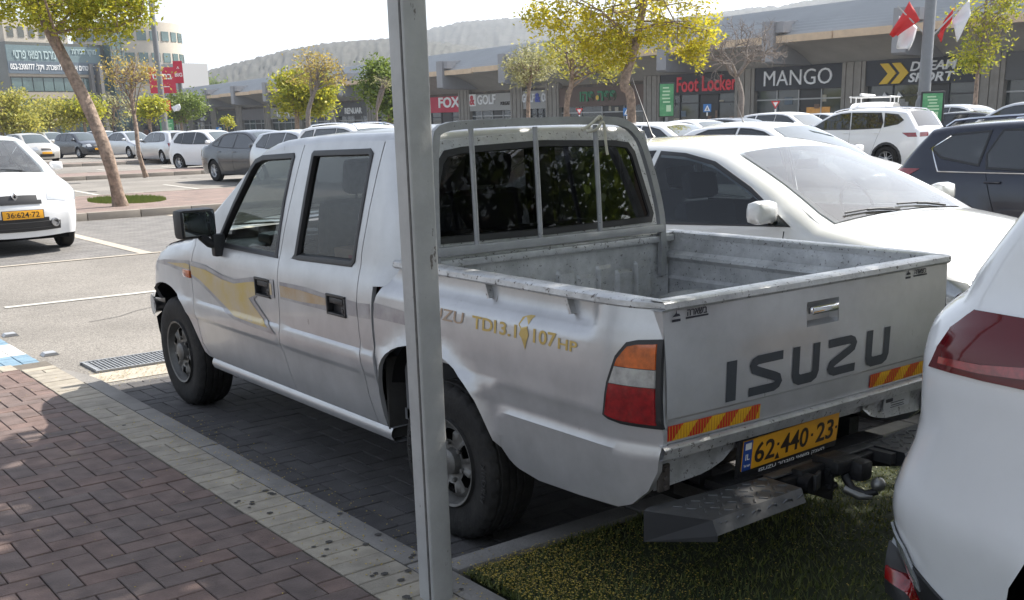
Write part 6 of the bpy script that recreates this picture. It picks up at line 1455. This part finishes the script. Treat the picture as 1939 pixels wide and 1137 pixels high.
# ================================================================ TREES
LY = leafmat('leaf_yellow', (.66, .54, .035), (.30, .31, .03), .58); LO = leafmat('leaf_olive', (.52, .46, .09), (.24, .26, .06), .5); LG = leafmat('leaf_green', (.24, .30, .05), (.08, .13, .03), .45); LS = leafmat('leaf_grey_green', (.42, .40, .20), (.24, .24, .11), .5); LYG = leafmat('leaf_yellow_green', (.54, .49, .045), (.20, .25, .03), .56); LD = leafmat('leaf_sparse_orange', (.50, .36, .08), (.30, .26, .08), .4)
def tree(label, path, radii, blobs, leaf, nleaf, size, bark=BARK, seed=1, limbs=14, clump=.33, cat='tree', name='street_tree', droop=.0, twigs=0, lpc=34, group=None):
    """path: trunk points; blobs: (centre, rx, ry, rz, weight)"""
    rg = random.Random(seed); base = Vector(path[0]); T = empty(name, base, 0, label, cat, group)
    P = [Vector(p)-base for p in catmull([tuple(p) for p in path], 4)]; n = len(P); R = [float(np.interp(i/(n-1), np.linspace(0, 1, len(radii)), radii)) for i in range(n)]
    R = [r*rg.uniform(.93, 1.07) for r in R]; R[0] *= 1.25
    m_ = MB(); m_.tube(P, R, 12)
    cl = []; tot = sum(b_[4] for b_ in blobs) or 1
    ncl = max(4, int(nleaf/lpc))
    for b_ in blobs:
        for _ in range(max(1, int(ncl*b_[4]/tot))):
            while True:
                v = Vector((rg.uniform(-1, 1), rg.uniform(-1, 1), rg.uniform(-1, 1)))
                if v.length <= 1 and (v.length > .35 or rg.random() < .5): break
            c_ = Vector(b_[0])-base+Vector((v.x*b_[1], v.y*b_[2], v.z*b_[3])); cl.append(c_)
    # limbs
    tops = []
    k0 = int(n*.55)
    for i in range(limbs):
        s_ = P[rg.randint(k0, n-1)]; c_ = rg.choice(cl)
        mid = s_.lerp(c_, .5)+Vector((rg.uniform(-.2, .2), rg.uniform(-.2, .2), rg.uniform(.0, .25)))*(c_-s_).length*.5; r0 = max(.016, R[-1]*(.8 if nleaf else .42))
        pth = catmull([s_, mid, c_], 3); m_.tube(pth, [r0*(1-.8*j/(len(pth)-1)) for j in range(len(pth))], 6); tops.append(mid); tops.append(c_)
    for i in range(twigs):
        s_ = rg.choice(tops); c_ = min(rg.sample(cl, min(4, len(cl))), key=lambda q: (q-s_).length); mid = s_.lerp(c_, .55)+Vector((rg.uniform(-.1, .1), rg.uniform(-.1, .1), rg.uniform(0, .15)))*(c_-s_).length
        m_.tube([s_, mid, c_], [.014, .010, .005], 4, cap=False)
        if rg.random() < .7: e_ = c_+Vector((rg.uniform(-.4, .4), rg.uniform(-.4, .4), rg.uniform(.0, .4))); m_.tube([mid, e_], [.008, .003], 3, cap=False)
    m_.build('trunk', bark, T, smooth=60, fixn=False)
    if nleaf:
        V = []; F = []
        for c_ in cl:
            rad = clump*rg.uniform(.6, 1.3)
            for _ in range(int(lpc*rg.uniform(.5, 1.5))):
                v = Vector((rg.gauss(0, .5), rg.gauss(0, .5), rg.gauss(0, .38)))*rad; p = c_+v+Vector((0, 0, -droop*abs(rg.gauss(0, 1))))
                a = Vector((rg.uniform(-1, 1), rg.uniform(-1, 1), rg.uniform(-.9, .3))).normalized(); b2 = a.cross(Vector((rg.uniform(-1, 1), rg.uniform(-1, 1), rg.uniform(-1, 1)))).normalized(); s_ = size*rg.uniform(.6, 1.4)
                k = len(V); V += [p-a*s_, p+b2*s_*.42, p+a*s_, p-b2*s_*.42]; F.append((k, k+1, k+2, k+3))
        me = bpy.data.meshes.new('crown'); me.from_pydata([tuple(v) for v in V], [], F); me.materials.append(leaf); o = bpy.data.objects.new('crown', me); S.collection.objects.link(o); o.parent = T
    return T
def A(px, py, D): return tuple(at(px, py, D))
def G(px, D, z=0): g = gnd(px, D); return (g.x, g.y, z)
def BL(px, py, D, rpx, rpy, w, rd=None): k = D/FPX; return (A(px, py, D), rpx*k, (rd or rpx)*k, rpy*k, w)
D = 21.6
tree('large leaning tree with rough brown trunk on the paved island at the left', [G(210, D, .10), A(205, 300, D), A(168, 205, D), A(128, 125, D), A(88, 45, D), A(70, -20, D), A(85, -110, D)], [.135, .125, .125, .118, .105, .08, .045],
     [BL(90, -75, D, 190, 125, 6), BL(205, 20, D, 72, 58, 2.0), BL(20, -10, D, 70, 60, 1.2), BL(130, 20, D, 80, 45, 1.6), BL(245, -20, D, 50, 50, 1)], LYG, 15000, .05, seed=2, clump=.26, droop=.05, twigs=60)
D = 35
tree('thin young tree with sparse orange-yellow leaves behind the leaning tree', [G(265, D, .1), A(263, 290, D), A(257, 235, D), A(249, 190, D), A(248, 150, D)], [.085, .07, .06, .05, .03], [BL(245, 140, D, 50, 30, 2), BL(285, 145, D, 35, 25, 1), BL(215, 125, D, 25, 18, .8)], LD, 900, .055, seed=4, limbs=16, twigs=60, clump=.35, lpc=12)
D = 27
tree('large yellow tree with forked brown trunk standing behind the pickup rack', [G(1196, D), A(1195, 190, D), A(1182, 160, D), A(1200, 100, D), A(1213, 40, D), A(1224, -30, D), A(1225, -90, D)], [.125, .115, .13, .10, .09, .07, .04],
     [BL(1190, -55, D, 190, 80, 7), BL(1120, 60, D, 70, 40, 1.6), BL(1310, 55, D, 62, 46, 1.3), BL(1035, 25, D, 52, 32, 1), BL(1225, 55, D, 60, 36, 1.2), BL(1155, 95, D, 45, 30, .9), BL(1320, 98, D, 22, 24, .35)], LY, 15500, .056, seed=7, clump=.27, droop=.06, twigs=70, limbs=20)
D = 36
tree('olive-leaved tree behind the large yellow tree', [G(1072, D), A(1073, 200, D), A(1082, 160, D), A(1084, 110, D)], [.12, .10, .08, .05], [BL(1090, 100, D, 62, 40, 2), BL(1160, 125, D, 36, 26, 1)], LO, 2200, .07, seed=9, twigs=50, clump=.4, lpc=20)
D = 40
tree('sparse grey-green tree left of the large yellow tree', [G(1000, D), A(1000, 200, D), A(1003, 160, D), A(1010, 120, D)], [.09, .075, .06, .04], [BL(1005, 125, D, 52, 34, 2)], LS, 1900, .07, seed=11, twigs=50, clump=.4, lpc=18)
D = 50
tree('bushy green tree just left of the foreground post', [G(738, D), A(738, 215, D), A(735, 180, D), A(733, 150, D)], [.14, .12, .1, .06], [BL(722, 160, D, 40, 44, 3), BL(742, 195, D, 34, 34, 1.6), BL(710, 135, D, 22, 16, .6)], LG, 5500, .10, seed=13, clump=.5, twigs=20, group=None)
tree('leafless pale little tree in front of the bushy green one', [G(714, 46), A(713, 215, 46), A(716, 185, 46)], [.05, .045, .03], [BL(712, 165, 46, 32, 20, 1)], LS, 60, .05, seed=14, limbs=18, twigs=70, bark=BARKG)
D = 58
tree('rounded bright yellow-green tree in front of the middle of the arcade', [G(560, D), A(562, 215, D), A(565, 190, D)], [.14, .12, .08], [BL(552, 180, D, 42, 42, 3), BL(600, 182, D, 34, 34, 2), BL(590, 160, D, 40, 25, 1.4)], LYG, 7500, .11, seed=15, clump=.55, twigs=25)
tree('tall open tree with pale forked branches before the rounded yellow-green one', [G(582, 50), A(583, 225, 50), A(588, 195, 50), A(598, 165, 50), A(602, 130, 50)], [.13, .11, .10, .09, .05], [BL(600, 118, 50, 42, 22, 2), BL(632, 145, 50, 24, 22, 1), BL(575, 140, 50, 30, 22, 1)], LD, 1300, .075, seed=16, limbs=18, twigs=80, clump=.45, lpc=14, bark=BARKG)
D = 46
tree('bare leafless tree with grey twigs in front of the black shop fronts', [G(1402, D), A(1402, 215, D), A(1404, 180, D), A(1394, 145, D)], [.15, .13, .12, .10], [], LS, 0, .05, seed=17, limbs=0, bark=BARKG)
def boughs(T, p, d, L, r, k, m_, rg):
    q = p; n = 3; pts = [p]
    for i in range(n): d = (d+Vector((rg.uniform(-.3, .3), rg.uniform(-.3, .3), rg.uniform(-.12, .22)))).normalized(); q = q+d*L/n; pts.append(q)
    m_.tube(pts, [r, r*.88, r*.75, r*.62], 5 if k > 2 else 3, cap=False)
    if k == 0: return
    for i in range(3 if k > 2 else rg.choice((2, 3, 3))):
        a = rg.uniform(0, 6.28); sd_ = d.cross(Vector((math.cos(a), math.sin(a), .3))).normalized(); nd = (d*.62+sd_*rg.uniform(.5, .95)); nd.z = nd.z*.8+.06; boughs(T, pts[rg.choice((2, 3, 3))], nd.normalized(), L*rg.uniform(.62, .85), r*.6, k-1, m_, rg)
bt = [o for o in bpy.data.objects if o.get('label', '').startswith('bare leafless')][0]; rg = random.Random(12); m_ = MB(); p0 = Vector(A(1394, 146, D))-bt.location
for a in range(5): boughs(bt, p0, Vector((math.cos(a*1.26), math.sin(a*1.26), .75)).normalized(), .95, .075, 5, m_, rg)
m_.build('crown', BARKG, bt, smooth=60, fixn=False)
D = 38
tree('yellow-green tree at the right behind the thick lamp post', [G(1845, D), A(1846, 200, D), A(1852, 130, D), A(1862, 60, D), A(1870, -20, D)], [.09, .075, .065, .055, .03], [BL(1850, 95, D, 50, 34, 2), BL(1885, 30, D, 52, 34, 2), BL(1820, 30, D, 26, 22, .7), BL(1840, 122, D, 22, 14, .6), BL(1925, -20, D, 46, 38, 1)], LYG, 2700, .075, seed=19, twigs=90, clump=.38, lpc=22)
gL = 'trees in front of the office building'
for args in (('wide yellow tree behind the dark hatchback on the left', 98, 215, 82, 60, 28, LO, 3800, 21), ('dark green and yellow tree cut off by the left edge', 5, 205, 74, 50, 40, LO, 3200, 22), ('dense green tree left of the end of the arcade', 345, 202, 92, 40, 30, LG, 4200, 23),
             ('small round yellow-green tree below the red billboard', 284, 203, 72, 24, 17, LYG, 1800, 24), ('mixed green tree behind the leaning trunk', 162, 208, 82, 34, 26, LYG, 2200, 25), ('thin brownish tree right of the leaning trunk', 217, 208, 84, 32, 28, LS, 700, 26), ('low yellow bushy tree at the far left edge behind the beige car', 40, 235, 74, 36, 16, LO, 1500, 27)):
    lb, px, py, D, rx, ry, lf, nl, sd_ = args
    tree(lb, [G(px, D), A(px-3, py+ry*.8, D), A(px, py, D)], [.13, .11, .07], [BL(px, py, D, rx, ry, 3), BL(px-rx*.5, py+ry*.35, D, rx*.5, ry*.5, 1), BL(px+rx*.5, py-ry*.1, D, rx*.5, ry*.6, 1)], lf, nl, .13, seed=sd_, clump=.7, limbs=12, twigs=30 if nl > 1000 else 90, group=gL)
tree('dark treetops rising behind the far end of the arcade roof', [G(395, 330), A(392, 190, 330), A(393, 170, 330)], [.4, .3, .2], [BL(378, 166, 330, 18, 9, 1), BL(405, 164, 330, 16, 9, 1)], LG, 1500, .5, seed=31, clump=2.5, limbs=6)
tree('small potted tree in front of the far end of the arcade', [G(430, 100), A(430, 245, 100), A(431, 236, 100)], [.07, .06, .04], [BL(430, 232, 100, 11, 7, 1)], LYG, 500, .12, seed=33, clump=.4, limbs=5)
# screen of planting added behind the camera, unseen, to darken what the rear glass mirrors
tree('wide dark tree added outside the picture to darken the reflections in the glass', [(9, -13, 0), (9, -13, 1.5), (9, -12.8, 3)], [.25, .22, .15], [((9, -13, 4), 5.5, 2.5, 2.6, 4), ((3, -14, 3.6), 4, 2.5, 2.6, 3), ((15, -12, 3.6), 4, 2.5, 2.6, 3)], LG, 12000, .16, seed=47, clump=.7, limbs=14)
mb = MB()
for k in range(60): x = -6+k*.5; mb.box((x, -11.5+.2*math.sin(k*1.7), .75+.1*math.sin(k*2.3)), (.7, 1.0+.2*math.sin(k), 1.5), ch=.25)
mb.build('hedge', pm('hedge_leaf', (.05, .07, .025), .9, col2=(.02, .03, .01), vscale=4, bump=1, bscale=14), smooth=60, label='clipped hedge added outside the picture to darken the reflections in the glass', cat='hedge')
# trees just outside the picture, whose shade falls on the pavement, lawn and white SUV
tree('shade tree on the lawn strip outside the right edge', [(2.75, -1.5, .08), (2.7, -1.5, 1.2), (2.5, -1.2, 2.6), (2.3, -.9, 3.8)], [.15, .13, .12, .07], [((2.0, -.6, 4.6), 2.2, 2.5, .9, 4), ((2.2, 1.0, 4.4), 1.5, 1.4, .7, 1.2), ((1.9, -2.8, 4.4), 1.6, 1.4, .8, 1.3)], LYG, 13000, .085, seed=41, clump=.36, limbs=18)
tree('second shade tree farther along the lawn outside the right edge', [(5.6, -3.4, .08), (5.5, -3.4, 1.4), (5.3, -3.2, 3.2)], [.16, .14, .09], [((5.0, -2.9, 4.6), 2.8, 2.5, 1.0, 4)], LYG, 12000, .09, seed=43, clump=.38, limbs=14)
tree('big tree added behind the camera for reflections and shade', [(-4.5, -8.5, .1), (-4.4, -8.4, 1.6), (-4.2, -8.2, 3.5)], [.2, .18, .1], [((-4.0, -8.2, 4.6), 4.0, 2.2, 2.0, 4), ((1.5, -9.5, 4.2), 3.4, 2.0, 2.4, 3)], LG, 12000, .12, seed=45, clump=.5, limbs=16)  # added unseen behind the camera, for reflections and shade
